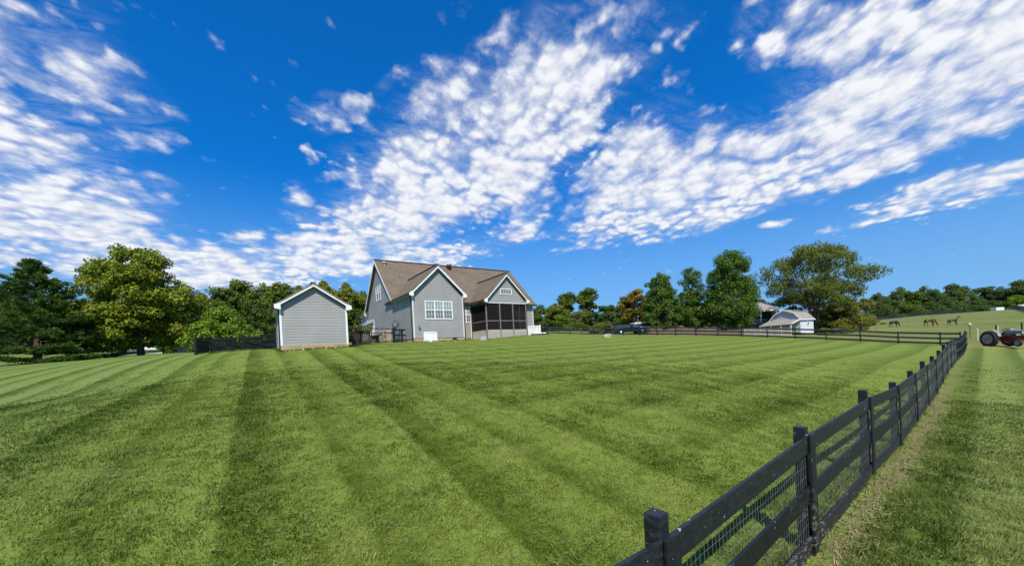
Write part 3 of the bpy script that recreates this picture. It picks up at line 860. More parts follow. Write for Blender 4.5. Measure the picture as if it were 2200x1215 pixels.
pc = patio_chair()
for i, (x, y, rz, lab) in enumerate(((8.5, 3.0, .3, 'dark slatted patio chair behind the left porch screen'), (11.0, 3.0, -.4, 'dark slatted patio chair before the porch door'), (11.9, 2.7, 0., 'dark slatted patio chair nearest the right end of the porch'))):
    o = pc if i == 0 else copy_tree(pc); o.location = hw(x, y, 1.06); o.rotation_euler.z = RZ + rz; tag(o, lab, 'chair', 'chairs on the screened porch')

# ------------------------------------------------------------------ the small shed in front of the house
SA = np.array([*P(605, 755, 20.5)[:2], 2.608])
shed = thing('shed', 'small grey sided shed with white trim and a stone base on the lawn', 'shed', SA, RZ)
SW, SD_, SZ0, SZE, SZA = 3.36, 4.4, .31, 2.42, 3.76
sw = MB()
siding(sw, (0, 0, 0), X3, -Y3, [(0, SZ0), (SW, SZ0), (SW, SZE), (0, SZE)], .150, .012); siding(sw, (0, 0, 0), X3, -Y3, [(0, SZE), (SW, SZE), (SW / 2, SZA - .2)], .150, .012)
siding(sw, (0, 0, 0), Y3, -X3, [(0, SZ0), (SD_, SZ0), (SD_, SZE - .02), (0, SZE - .02)], .15); siding(sw, (SW, 0, 0), Y3, X3, [(0, SZ0), (SD_, SZ0), (SD_, SZE - .02), (0, SZE - .02)], .15)
siding(sw, (0, SD_, 0), X3, Y3, [(0, SZ0), (SW, SZ0), (SW, SZE), (0, SZE)], .15); siding(sw, (0, SD_, 0), X3, Y3, [(0, SZE), (SW, SZE), (SW / 2, SZA - .2)], .15)
sw.build('wall', M['siding'], shed)
MB().box(-.03, SW + .03, -.03, SD_ + .03, -.7, SZ0).build('foundation', M['stone'], shed)
sr = MB(); gable_roof(sr, 0, SW, 0, SD_ + .25, SZE + .1, SZA, .25, .1); sr.build('roof', M['shingle'], shed)
st_ = MB(); rakes(st_, 0, SW, -.25, SZE + .1, SZA, .25, .16, .30)
for x in (-.025, SW - .075): st_.box(x, x + .10, -.024, .06, SZ0, SZE - .06)
st_.box(-.024, -.0, SD_ - .08, SD_, SZ0, SZE - .06); st_.box(-.03, 0, 1.2, 1.3, SZ0, SZE - .15); st_.box(-.03, 0, 2.3, 2.4, SZ0, SZE - .15); st_.box(-.03, 0, 1.2, 2.4, SZE - .25, SZE - .15)
pieces(st_, 'trim_board', M['white_trim'], shed)
so = MB(); so.box(-.24, 0, -.02, SD_ + .2, SZE - .09, SZE - .075); so.box(SW, SW + .24, -.02, SD_ + .2, SZE - .09, SZE - .075); pieces(so, 'soffit', M['soffit'], shed)
MB().box(-.33, -.25, -.2, SD_ + .2, SZE - .05, SZE + .06).build('gutter', M['gutter'], shed)
MB().tube([(-.29, -.12, SZE), (-.27, -.1, SZE - .1), (-.06, .1, SZE - .2), (-.06, .1, .16), (-.02, -.1, .02), (.1, -.22, .0)], .038, 8).build('downspout', M['gutter'], shed)
sdn = MB(); sdn.box(-.025, 0, 1.3, 2.3, SZ0, SZE - .25); sdn.build('door', M['white_vinyl'], shed)


def sl(x, y):
    p = SA[:2] + E1 * x + E2 * y; return Vector((p[0], p[1], H(*p)))


# ------------------------------------------------------------------ black board fences
def worn_black():
    m, t, out = mat_new('worn_black_paint')
    b = t.new('ShaderNodeBsdfPrincipled'); t.l.new(b.outputs[0], out.inputs[0])
    ob = t.new('ShaderNodeTexCoord').outputs['Object']
    mp = t.new('ShaderNodeMapping'); t.put(mp, 'Vector', ob); t.put(mp, 'Rotation', (0, 0, -math.atan2(FD[1], FD[0]))); t.put(mp, 'Scale', (.9, 9, 14))
    g = t.noise(mp.outputs[0], 2.2, 6, .7)
    fleck = t.noise(ob, 26, 3, .5)
    c = t.mix(t.smooth(g, .35, .7), (.0055, .0066, .009), (.013, .015, .020))
    low = t.noise(ob, .55, 2, .5)
    c = t.mix(t.math('MULTIPLY', t.smooth(g, .5, .66), t.smooth(low, .53, .63)), c, (.16, .135, .115))
    c = t.mix(t.smooth(fleck, .70, .73), c, (.33, .33, .34))
    rnd_ = t.new('ShaderNodeObjectInfo').outputs['Random']; kv = t.math('ADD', t.math('MULTIPLY', rnd_, .9), .6); c = t.mix(1., c, t.comb(kv, kv, t.math('MULTIPLY', kv, .97)), 'MULTIPLY')
    t.put(b, 'Base Color', c); t.put(b, 'Roughness', t.math('ADD', t.math('MULTIPLY', g, .3), .33)); t.put(b, 'Specular IOR Level', .45)
    bp = t.new('ShaderNodeBump'); t.put(bp, 'Strength', .25); t.put(bp, 'Distance', .004); t.put(bp, 'Height', g); t.put(b, 'Normal', bp.outputs[0])
    return m


M['fence_black'] = worn_black()
M['wire'] = nmat('wire', (.19, .195, .18), (.12, .12, .11), 8, .5)


def gp(p, h=0.): return Vector((p[0], p[1], H(p[0], p[1]) + h))


def board_fence(name, label, pts, side, tops=(1.07, .62, .17), bh=.15, ph=1.17, batten=True, mesh_bays=(), lean=0., post=.092, gap_top=0.):
    """posts at pts; boards on the side 'side' (+1 right of travel) of the posts"""
    root = thing(name, label, 'fence', gp(pts[0]))
    inv = -Vector(root.location); bp_ = [gp(p) for p in pts]
    loc = lambda v: v + inv
    n_ = len(pts); dirs = []
    for i in range(n_):
        d = (bp_[min(i + 1, n_ - 1)] - bp_[max(i - 1, 0)]); d.z = 0; dirs.append(d.normalized())
    rnd = random.Random(len(pts) * 7 + 3)
    for i in range(n_):
        d = dirs[i]; r = Vector((d.y, -d.x, 0)) * side
        tilt = Vector((rnd.uniform(-.012, .012), rnd.uniform(-.012, .012), 0)); hh = ph + rnd.uniform(-.03, .03)
        MB().bar(loc(bp_[i] - Vector((0, 0, .35))), loc(bp_[i] + Vector((0, 0, hh)) + tilt), post, post, d).build('post', M['fence_black'], root, bevel=.006)
        if batten:
            o = r * (post / 2 + .0385)
            if i == 0: o += d * .01
            MB().bar(loc(bp_[i] + o - Vector((0, 0, -.012))), loc(bp_[i] + o + tilt * .8 + Vector((0, 0, tops[0] + .012 + rnd.uniform(0, .02)))), .022, .135, d).build('face_board', M['fence_black'], root, bevel=.004)
    for i in range(n_ - 1):
        a, b = bp_[i], bp_[i + 1]; d = (b - a).normalized(); dh = Vector((d.x, d.y, 0)).normalized(); r = Vector((dh.y, -dh.x, 0)) * side
        oa = r * (post / 2 + .013)
        for tp in tops:
            j0, j1, bow = rnd.uniform(-.012, .012), rnd.uniform(-.012, .012), rnd.uniform(-.010, .010)
            pa = a + oa + dh * .004 + Vector((0, 0, tp - bh / 2 + j0)); pb = b + oa - dh * .004 + Vector((0, 0, tp - bh / 2 + j1)); pm = (pa + pb) / 2 + Vector((0, 0, bow)) + r * rnd.uniform(-.004, .008)
            mb = MB(); mb.bar(loc(pa), loc(pm), .025, bh); mb.bar(loc(pm), loc(pb), .025, bh)
            # one board: share the middle section
            q = mb.v; mid = [tuple((Vector(q[4 + k]) + Vector(q[8 + k])) / 2) for k in range(4)]
            for k in range(4): q[4 + k] = mid[k]; q[8 + k] = mid[k]
            v = q[:4] + mid + q[12:16]; one = MB()
            one.add(v, [(0, 1, 2, 3), (11, 10, 9, 8)] + [(4 * s + 4 + k, 4 * s + 4 + (k + 1) % 4, 4 * s + (k + 1) % 4, 4 * s + k) for s in (0, 1) for k in range(4)])
            one.build('rail', M['fence_black'], root, bevel=.003 if i < 5 else 0)
        if i in mesh_bays:
            mb = MB(); ln = (b - a).length; wr = .0018 if i < 3 else .0016
            ow = r * (post / 2 - .004) * 1.0
            nv = int(ln / .052)
            for k in range(nv + 1):
                p = a + (b - a) * (k / nv) + ow + dh * rnd.uniform(-.004, .004); h1 = tops[0] - .03
                mb.bar(loc(p + Vector((0, 0, .03))), loc(p + Vector((0, 0, h1)) + dh * rnd.uniform(-.008, .008)), wr, wr, dh)
            for k in range(10):
                z = .05 + (tops[0] - .1) * k / 9; prev = None
                for s in range(7):
                    p = a + (b - a) * (s / 6) + ow + r * .003 + Vector((0, 0, z + rnd.uniform(-.012, .012)))
                    if prev is not None: mb.bar(loc(prev), loc(p), wr * .7, wr * .7)
                    prev = p
            mb.build('wire_mesh', M['wire'], root)
    return root


SP = 2.66
ln_ = float(np.hypot(*(FC - F0)[:2])); nside = int(round((ln_ - 2.85) / 2.63))
ts = [-5.07, -2.45, 0.] + [2.85 + (ln_ - 2.85) * k / nside for k in range(nside + 1)]
board_fence('board_fence', 'long black board fence with wire mesh running from the foreground to the tractor', [F0[:2] + FD * k for k in ts], 1, mesh_bays=range(0, 12))
# back arm, from the corner to behind the house
B1 = P(1325, 720, 53.)[:2]; B0 = FC[:2]
# posts where the photo shows them, on a nearly straight line
BD = (B1 - B0) / np.hypot(*(B1 - B0)); nb = 13
back = [B0 + BD * .25] + [B0 + (B1 - B0) * ((k + .55) / nb) for k in range(nb)]
board_fence('paddock_fence', 'black three rail fence crossing the far side of the lawn before the pasture', back[:10], 1, tops=(1.03, .64, .25), bh=.145, ph=1.08, batten=False)
B2 = P(1150, 716, 52.)[:2]
nb2 = 7
board_fence('wired_fence', 'black mesh lined fence between the right end of the house and the navy pickup', back[9:] + [B1 + (B2 - B1) * (k / nb2) for k in range(1, nb2 + 1)], 1, tops=(1.05, .64, .25), bh=.14, ph=1.1, batten=False, mesh_bays=())

# far fences over the pasture
def far_fence(name, label, pts, n, h=1.3, rails=3, mat='black_metal', th=.16):
    root = thing(name, label, 'fence', gp(pts[0])); inv = -Vector(root.location)
    pts = [np.array(p[:2]) for p in pts]; seg = [np.hypot(*(b - a)) for a, b in zip(pts[:-1], pts[1:])]; tot = sum(seg)
    ps_ = []
    for k in range(n + 1):
        d = tot * k / n; i = 0
        while i < len(seg) - 1 and d > seg[i]: d -= seg[i]; i += 1
        ps_.append(gp(pts[i] + (pts[i + 1] - pts[i]) * d / seg[i]))
    for p in ps_: MB().bar(p + inv - Vector((0, 0, .3)), p + inv + Vector((0, 0, h)), .14, .14, (1, 0, 0)).build('post', M[mat], root)
    for r in range(rails):
        z = h * (1 - r * .36) - th / 2
        mb = MB()
        for a, b in zip(ps_[:-1], ps_[1:]): mb.bar(a + inv + Vector((0, 0, z)), b + inv + Vector((0, 0, z)), .05, th)
        mb.build('rail', M[mat], root)
    return root


far_fence('hill_fence', 'dark fence along the foot of the woods on the pasture skyline', [P(1790, 695, 150), P(1900, 686, 165), P(2000, 677, 172), P(2140, 671, 180), P(2165, 670, 178)], 34, 1.5, 3, th=.3)
far_fence('lane_fence', 'dark fence curving down the right edge of the pasture', [P(2160, 670, 172), P(2178, 674, 150), P(2192, 680, 120), P(2215, 690, 95), P(2260, 700, 85)], 22, 1.4, 3, th=.28)
far_fence('corral_panel', 'small dark corral panel on the pasture right of the river birch', [P(1822, 706, 62), P(1851, 705, 60)], 4, 1.1, 3, th=.09)

# ------------------------------------------------------------------ yard fence and gates left of the shed
def picket_panel(root, a, b, name, h=1.15, step=.10, brace=False):
    a, b = Vector(a), Vector(b); d = (b - a); ln = d.length; d.normalize(); r = Vector((d.y, -d.x, 0)).normalized()
    mb = MB(); n = int(ln / step); step = ln / n
    for k in range(n):
        p = a + d * (step * (k + .5)); top = p + Vector((0, 0, h + .02 * math.sin(k * 2.3)))
        mb.bar(p + Vector((0, 0, .05)), top, .078, .018, r)
    mb.build(name, M['black_paint'], root)
    for z in ((.25, .9) if not brace else (.22, .95)):
        MB().bar(a + r * .03 + Vector((0, 0, z)), b + r * .03 + Vector((0, 0, z)), .035, .11).build('rail', M['black_paint'], root)


g0, g1, g2, g3 = (on_ground(*a) for a in ((422, 762, 27), (455, 758, 28.3), (563, 750, 31), (594, 748, 31.9)))
dg = thing('driveway_gate', 'black picket double gate with diagonal braces left of the small shed', 'gate', g1); iv = -Vector(dg.location)
mid = (g1 + g2) / 2
for a, b, s in ((g1, mid, 1), (mid, g2, -1)):
    d = (b - a).normalized()
    picket_panel(dg, a + iv + d * .09, b + iv - d * .04, 'leaf', 1.1, .10, True)
    r = Vector((d.y, -d.x, 0))
    lo, hi = (a, b) if s > 0 else (b, a)
    MB().bar(lo + iv + r * .055 + d * .1 * s + Vector((0, 0, .3)), hi + iv + r * .055 - d * .08 * s + Vector((0, 0, .93)), .03, .10).build('brace', M['black_paint'], dg)
for p in (g1, g2): MB().bar(p + iv - Vector((0, 0, .3)), p + iv + Vector((0, 0, 1.2)), .15, .15, (g2 - g1).normalized()).build('post', M['black_paint'], dg, bevel=.008)


def yard_fence(label, a, b, big_post=False, lattice_low=False):
    t = thing('yard_fence', label, 'fence', a); iv = -Vector(a); d = (b - a).normalized(); r = Vector((d.y, -d.x, 0))
    picket_panel(t, a + iv + d * .1, b + iv - d * .1, 'picket', 1.0 if big_post else .62)
    for z in (1.08, .70, .30): MB().bar(a + iv + r * .05 + Vector((0, 0, z)), b + iv + r * .05 + Vector((0, 0, z)), .03, .14).build('rail', M['black_paint'], t)
    q = a if big_post else b
    MB().bar(q + iv - Vector((0, 0, .3)), q + iv + Vector((0, 0, 1.25)), .17, .17, d).build('post', M['black_paint'], t, bevel=.008)
    return t


yard_fence('short black fence panel at the left end of the picket gate', g0, g1 - (g1 - g0).normalized() * .1, True)
yard_fence('short black fence panel between the picket gate and the small shed', g2 + (g3 - g2).normalized() * .1, sl(-.1, 3.2) * .5 + g3 * .5)

# pipe gates between the shed and the house
def pipe_gate(label, a, b, h=1.12, mesh=True):
    t = thing('pipe_gate', label, 'gate', a); iv = -Vector(a); a2, b2 = a + iv, b + iv; z = lambda k: Vector((0, 0, k))
    f = MB()
    for p, q in ((a2 + z(.12), a2 + z(h)), (b2 + z(.12), b2 + z(h)), (a2 + z(h), b2 + z(h)), (a2 + z(.12), b2 + z(.12)), (a2 + z(h * .72), b2 + z(h * .72))): f.tube([p, q], .032, 8)
    f.build('frame', M['black_metal'], t)
    m = MB()
    for k in range(1, 14): m.bar(a2 + (b2 - a2) * (k / 14) + z(.12), a2 + (b2 - a2) * (k / 14) + z(h * .72), .006, .006)
    m.build('wire_mesh', M['black_metal'], t)
    for p in (a2,): MB().tube([p + z(.3), p + z(.2)], .05, 8).build('hinge', M['black_metal'], t)
    return t


q0 = on_ground(757, 745, 24.5); q1 = on_ground(796, 741, 27.); q2 = on_ground(799, 741, 27.3); q3 = on_ground(845, 738.5, 30.3)
pipe_gate('left leaf of the black pipe gate, beside the small shed', q0, q1); pipe_gate('right leaf of the black pipe gate, before the stone wall', q2, q3)
wg = thing('slat_screen', 'dark brown slatted wood screen at the back corner of the small shed', 'screen', on_ground(757, 743, 25.5), RZ)
mb = MB()
for k in range(11): mb.box(k * .11, k * .11 + .09, -.012, .012, .02, 1.0)
mb.build('slat', M['brown_wood'], wg); MB().box(-.02, 1.22, -.045, -.012, .86, .95).build('rail', M['brown_wood'], wg); MB().box(-.02, 1.22, -.045, -.012, .12, .21).build('rail', M['brown_wood'], wg)
# stub of board fence that ends at the dish
s0, s1 = on_ground(848, 738, 30.6), on_ground(872, 735.5, 31.2)
ss = thing('fence_stub', 'short black post and rail stub against the left wall of the house', 'fence', s0); iv = -Vector(s0); d = (s1 - s0).normalized()
for p, hh in ((s0, 1.25), (s0 + (s1 - s0) * .68, 1.1)): MB().bar(p + iv - Vector((0, 0, .3)), p + iv + Vector((0, 0, hh)), .14, .14, d).build('post', M['black_paint'], ss)
for zz_ in (1.02, .6, .2): MB().bar(iv + s0 + Vector((0, 0, zz_)), iv + s1 + Vector((0, 0, zz_)), .03, .12).build('rail', M['black_paint'], ss)
# satellite dish
ds = thing('satellite_dish', 'dark grey satellite dish on a short pole beside the house wall', 'satellite dish', hw(-.45, 3.1), RZ)
MB().tube([(0, 0, -.2), (0, 0, 1.35)], .03, 8).build('pole', M['black_metal'], ds)
di = MB(); di.lathe([(0, -.06), (.15, -.05), (.28, -.015), (.36, .03), (.36, .045), (.28, .0), (.15, -.035), (0, -.045)], (0, 0, 0), 'Y', 24)
do = di.build('dish', M['dish_grey'], ds, True); do.location = (-.05, -.08, 1.55); do.rotation_euler = (math.radians(-28), 0, math.radians(-20)); do.scale = (.85, 1, 1.05)
ar = MB(); ar.tube([(0, 0, 1.35), (-.05, -.12, 1.2), (-.12, -.5, 1.42)], .014, 6); ar.lathe([(.0, -.05), (.035, -.04), (.04, .04), (0, .05)], (-.13, -.52, 1.45), 'Y', 10); ar.build('feed_arm', M['black_metal'], ds)
# stone retaining wall along the drive, bench in front
rw = thing('stone_wall', 'low dry stone retaining wall of pale limestone below the garage', 'stone wall', hw(0, 5.8), RZ)
rnd = random.Random(5); mb = MB()
y = 0.
while y < 5.6:
    z = -.3; ty = rnd.uniform(.3, .6)
    while z < .95 + .05 * y / 5:
        hh = rnd.uniform(.12, .22); o = rnd.uniform(-.05, .05)
        mb.box(-.55 + o, -.06, y + .008, y + ty - .008, z + .006, z + hh - .006); z += hh
    y += ty
mb.build('stone_course', M['limestone'], rw, bevel=.02)
bn = thing('garden_bench', 'rustic dark plank bench in front of the stone wall', 'bench', hw(-1.55, 4.6), RZ + math.pi / 2)
b_ = MB(); b_.box(-.2, 2.2, -.22, .22, .62, .70); b_.build('seat', M['brown_wood'], bn, bevel=.01)
for x in (.45, 1.35): MB().box(x, x + .36, -.17, .17, -.1, .62).build('leg', M['brown_wood'], bn, bevel=.02)
bp_ = thing('mulch_pile', 'low heap of brown mulch by the pipe gate', 'mulch pile', on_ground(795, 738, 34.))
mb = MB(); mb.lathe([(1.1, -.15), (.9, .05), (.6, .2), (.25, .3), (0, .33)], (0, 0, 0), 'Z', 16); mb.build('heap', M['mulch'], bp_, True)

# things on the right of the house and on the lawn
cb = tag(MB().box(-.3, .3, -.2, .2, -.05, .31).build('concrete_block', M['concrete'], bevel=.02), 'pale concrete block on the grass against the porch corner', 'block'); cb.location = hw(6.9, 1.3); cb.rotation_euler.z = RZ
vp = thing('vinyl_screen', 'white vinyl fence screen at the right corner of the house', 'screen', hw(13.6, 4.2), RZ)
mb = MB()
for k in range(15): mb.box(k * .15, k * .15 + .14, -.012, .012, .0, 1.02)
mb.build('panel', M['white_vinyl'], vp); MB().box(2.22, 2.34, -.06, .06, -.1, 1.1).build('post', M['white_vinyl'], vp, bevel=.01); MB().box(-.02, 2.22, -.04, -.012, .84, .92).build('rail', M['white_vinyl'], vp)
def rock(name, label, cat, loc, sx, sy, sz, mat, seed, group=None):
    rr = np.random.default_rng(seed); mb = MB(); n, k = 16, 9
    ph = rr.uniform(0, 6.28, (3, 3))
    for i in range(k + 1):
        for j in range(n):
            th, al = math.pi * i / k, 2 * math.pi * j / n
            v = np.array([math.sin(th) * math.cos(al), math.sin(th) * math.sin(al), math.cos(th)])
            f = 1 + .16 * math.sin(2.3 * v[0] + ph[0, 0] + 2 * v[1]) + .12 * math.sin(3.7 * v[1] + ph[1, 0]) + .10 * math.sin(5.1 * v[2] + ph[2, 0] + 3 * v[0])
            v = np.sign(v) * np.abs(v) ** .72 * f
            mb.v.append((v[0] * sx, v[1] * sy, v[2] * sz + sz * .35))
    for i in range(k):
        for j in range(n): mb.f.append((i * n + j, (i + 1) * n + j, (i + 1) * n + (j + 1) % n, i * n + (j + 1) % n))
    o = mb.build(name, mat, smooth=True); o.location = loc; return tag(o, label, cat, group)


rock('boulder', 'tan boulder sitting alone on the mown lawn', 'boulder', on_ground(1303, 725, 36.), .42, .32, .22, M['boulder'], 3)
for i, (px, py, Z, s, lab) in enumerate(((1152, 716, 41, .33, 'white lump at the foot of the vinyl screen'), (1161, 717, 41.5, .26, 'round white stone in the middle of the row right of the house'), (1170, 717, 42, .22, 'smallest white stone at the right end of the row by the house'))):
    rock('white_stone', lab, 'stone', on_ground(px, py, Z), s, s * .8, s * .6, M['white_vinyl'], 10 + i, 'white stones in a row right of the house')
pt = thing('garden_timber', 'dark timber edging beneath the white stones right of the house', 'edging', on_ground(1155, 718, 40.5), .35)
MB().box(-.7, 1.3, -.08, .08, -.05, .14).build('timber', M['brown_wood'], pt, bevel=.01)


# ------------------------------------------------------------------ trees
def leaf_cloud(rng, centers, radii, counts, size, aspect=1.5, up=.45, outward=.8, flat=1., drop=0.):
    """many leaf-sized faces spread through clumps: centers (n,3), radii (n,3)"""
    V = []
    for c, r, n in zip(centers, radii, counts):
        n = int(n)
        if n < 1: continue
        d = rng.normal(size=(n, 3)); d /= np.linalg.norm(d, axis=1)[:, None]
        rad = rng.uniform(.25, 1.08, n) ** .6
        p = d * rad[:, None] * r + c
        nr = d * outward + rng.normal(size=(n, 3)) * .55 + np.array([0, 0, up])
        nr /= np.linalg.norm(nr, axis=1)[:, None]
        tx = np.cross(nr, rng.normal(size=(n, 3))); tx /= np.linalg.norm(tx, axis=1)[:, None]
        if drop: tx = tx * (1 - drop) + np.array([0, 0, -drop]); tx -= nr * (tx * nr).sum(1)[:, None]; tx /= np.linalg.norm(tx, axis=1)[:, None] + 1e-9
        ty = np.cross(nr, tx)
        s = size * rng.uniform(.65, 1.35, n)[:, None]
        a, b = tx * s * aspect * .5, ty * s * .5
        V.append(np.stack([p - a, p - b * .9 + a * .1, p + a, p + b * .9 + a * .1], 1).reshape(-1, 3))
    V = np.concatenate(V); F = np.arange(len(V)).reshape(-1, 4)
    return V, F


def grow(rng, prof, h0, h1, n, R, clump, flatten=.75, jitter=.25, fill=.35, lumpy=.18):
    """clump centres inside a crown outline: prof = (height share, radius share) pairs"""
    hs, rs = np.array(prof).T; C = []; S = []
    t = rng.uniform(0, 1, n * 6); keep = rng.uniform(0, 1, n * 6) < np.interp(t, hs, rs) ** 1.3 + .12
    t = t[keep][:n]; n = len(t)
    al = rng.uniform(0, 2 * math.pi, n); rr = np.interp(t, hs, rs) * R * np.sqrt(rng.uniform(fill, 1., n)) * (1 + rng.normal(size=n) * jitter * .35)
    lump = 1 + lumpy * (np.sin(al * 3 + t * 9) + .55 * np.sin(al * 5 + 2))
    rr = np.maximum(rr * lump - clump * .55, 0)
    C = np.stack([rr * np.cos(al), rr * np.sin(al), h0 + (h1 - h0 - clump * .6) * t + rng.normal(size=n) * .1], -1)
    s = clump * rng.uniform(.6, 1.35, n)
    return C, np.stack([s, s, s * flatten], -1)


def limbs(mb, rng, base_h, ends, r0, top, fork=.5):
    mb.tube([(0, 0, -.4), (0, 0, .05), (rng.normal() * .05, rng.normal() * .05, base_h), (rng.normal() * .12, rng.normal() * .12, (base_h + top) / 2), (0, 0, top)], [r0 * 1.45, r0 * 1.15, r0 * .85, r0 * .5, r0 * .12], 9)
    for e in ends:
        z = max(base_h * .8, e[2] * fork); st_ = np.array([0, 0, z]); m_ = (st_ + e) / 2 + np.array([0, 0, .12 * np.hypot(e[0], e[1])])
        mb.tube([st_, m_, e], [r0 * .33, r0 * .2, r0 * .05], 6)


ROUND = [(0, .55), (.15, .85), (.35, 1), (.6, .92), (.8, .7), (.93, .42), (1, .15)]
OVAL = [(0, .45), (.12, .8), (.3, 1), (.5, .95), (.7, .78), (.86, .55), (.95, .35), (1, .12)]
CONE = [(0, 1), (.2, .9), (.5, .6), (.8, .28), (1, .05)]
TALL = [(0, .3), (.25, .7), (.45, .8), (.55, .62), (.7, .9), (.85, .75), (1, .25)]
SPREAD = [(0, .5), (.2, .95), (.45, 1), (.7, .95), (.88, .72), (1, .3)]


def make_tree(name, label, cat, seed, prof, height, R, base, mat, nclump, clump, leaves, leaf, bark='bark', r0=.22, flatten=.75, group=None, aspect=1.5, fill=.35, up=.45, drop=0., lumpy=.18):
    rng = np.random.default_rng(seed)
    t = thing(name, label, cat, group=group)
    C, S = grow(rng, prof, base, height, nclump, R, clump, flatten, fill=fill, lumpy=lumpy)
    vol = S[:, 0] ** 2; cnt = leaves * vol / vol.sum()
    V, F = leaf_cloud(rng, C, S, cnt, leaf, aspect, up, drop=drop)
    big_mesh('crown', V, F, L[mat], t)
    mb = MB(); limbs(mb, rng, base * .9, C[rng.choice(len(C), min(len(C), 22), False)], r0, height * .86)
    mb.build('trunk', M[bark], t, True)
    return t


def stand(o, px, py, Z, rz=0., s=1., sz=None):
    g = on_ground(px, py, Z); o.location = g - Vector((0, 0, .05)); o.rotation_euler.z = rz; o.scale = (s, s, sz or s); return o


def px_h(py_top, px, Z, g): return P(px, py_top, Z)[2] - g.z


# the big pine at the left edge: whorls of flat, upswept sprays
def make_pine(seed, height, R, sprays, name, label, base=.6):
    rng = np.random.default_rng(seed); t = thing(name, label, 'tree'); V = []; mb = MB()
    mb.tube([(0, 0, -.4), (0, 0, .1), (.05, 0, height * .5), (0, 0, height * .97)], [.36, .3, .17, .03], 9)
    nw = int(height / .55)
    for w_ in range(nw):
        h = base + (height - base) * (w_ / nw) ** .93
        k = w_ / nw; reach = R * (1 - k) ** 1.1 * (1.0 if k > .08 else .85)
        m_ = max(4, int(8 - 3 * k)); a0 = rng.uniform(0, 6.28)
        for b in range(m_):
            al = a0 + 6.283 * b / m_ + rng.normal() * .22; L_ = reach * rng.uniform(.72, 1.1) + .22
            d = np.array([math.cos(al), math.sin(al), 0]); rise = .10 + .55 * k + rng.normal() * .08
            hh = h + rng.normal() * .12
            mb.tube([(0, 0, hh), d * L_ * .5 + [0, 0, hh + L_ * rise * .3], d * L_ * .95 + [0, 0, hh + L_ * rise * .75]], [.055 * (1 - k) + .018, .035, .008], 5, False)
            ns = int(sprays * (.35 + L_ / R))
            for s in range(ns):
                q = rng.uniform(.22, 1.02) ** .8; side = rng.normal() * .26 * L_ * (1.08 - q)
                c = d * L_ * q + np.array([-d[1], d[0], 0]) * side + np.array([0, 0, hh + L_ * rise * q * .78 + rng.normal() * .07 - abs(side) * .12])
                n = 16; ax = d * .75 + np.array([-d[1], d[0], 0]) * np.sign(side) * rng.uniform(.1, .8) + np.array([0, 0, .55 + rng.normal() * .2]); ax /= np.linalg.norm(ax)
                v = ax + rng.normal(size=(n, 3)) * .48; v /= np.linalg.norm(v, axis=1)[:, None]
                ln = rng.uniform(.16, .30, (n, 1)); tt = np.cross(v, rng.normal(size=(n, 3))); tt /= np.linalg.norm(tt, axis=1)[:, None]
                o = c + rng.normal(size=(n, 3)) * [.10, .10, .035]; wd = .030
                V.append(np.stack([o - tt * wd, o + tt * wd, o + v * ln + tt * wd * .5, o + v * ln - tt * wd * .5], 1).reshape(-1, 3))
    V = np.concatenate(V); big_mesh('crown', V, np.arange(len(V)).reshape(-1, 4), L['pine'], t); mb.build('trunk', M['bark'], t, True)
    return t


g = on_ground(82, 781, 36.5); hp = px_h(556, 82, 36.5, g)
pine = make_pine(3, hp, 6.6, 54, 'pine_tree', 'large dark pine at the left edge with layered upswept branches', .35); stand(pine, 82, 781, 36.5)
g = on_ground(148, 775, 39.); hp = px_h(662, 148, 39, g)
p2_ = make_pine(9, hp, 2.6, 20, 'pine_tree', 'small dark young pine between the large pine and the maple', .9); stand(p2_, 148, 775, 39)

# maple: bright clumps with gaps between them
g = on_ground(303, 764, 42.); hm = px_h(527, 303, 42, g)
maple = make_tree('maple_tree', 'big yellow green maple with a broad crown left of the picket gate', 'tree', 21, [(0, .72), (.1, .92), (.25, 1), (.45, .97), (.62, .88), (.78, .76), (.9, .55), (1, .22)], hm, 5.7, 1.5, 'maple', 250, .86, 46000, .20, r0=.30, flatten=.72, fill=.04, lumpy=.05)
stand(maple, 303, 764, 42, .6)

PROTO = {}
def proto(kind):
    """one mesh of each sort of background tree; the copies stand at their own places"""
    if kind in PROTO: return copy_tree(PROTO[kind])
    sort, mat = kind
    if sort == 'round': o = make_tree('tree', 'x', 'tree', hash_(kind), ROUND, 10, 4.2, 1.2, mat, 75, .95, 11500, .27, r0=.2)
    elif sort == 'tall': o = make_tree('tree', 'x', 'tree', hash_(kind), TALL, 10, 3.0, 1.5, mat, 62, .80, 8500, .25, r0=.18, fill=.15)
    elif sort == 'oval': o = make_tree('tree', 'x', 'tree', hash_(kind), OVAL, 10, 3.5, 1.0, mat, 80, .80, 11500, .24, r0=.2)
    elif sort == 'cone': o = make_tree('tree', 'x', 'tree', hash_(kind), CONE, 10, 3.4, .5, mat, 80, .75, 11000, .24, r0=.17)
    elif sort == 'bush': o = make_tree('bush', 'x', 'bush', hash_(kind), [(0, .9), (.3, 1), (.6, .85), (.85, .5), (1, .2)], 10, 6.5, .2, mat, 80, 1.5, 11000, .36, r0=.25)
    PROTO[kind] = o
    return o


def hash_(k): return sum(ord(c) * (i + 3) for i, c in enumerate(k[0] + k[1])) % 9973


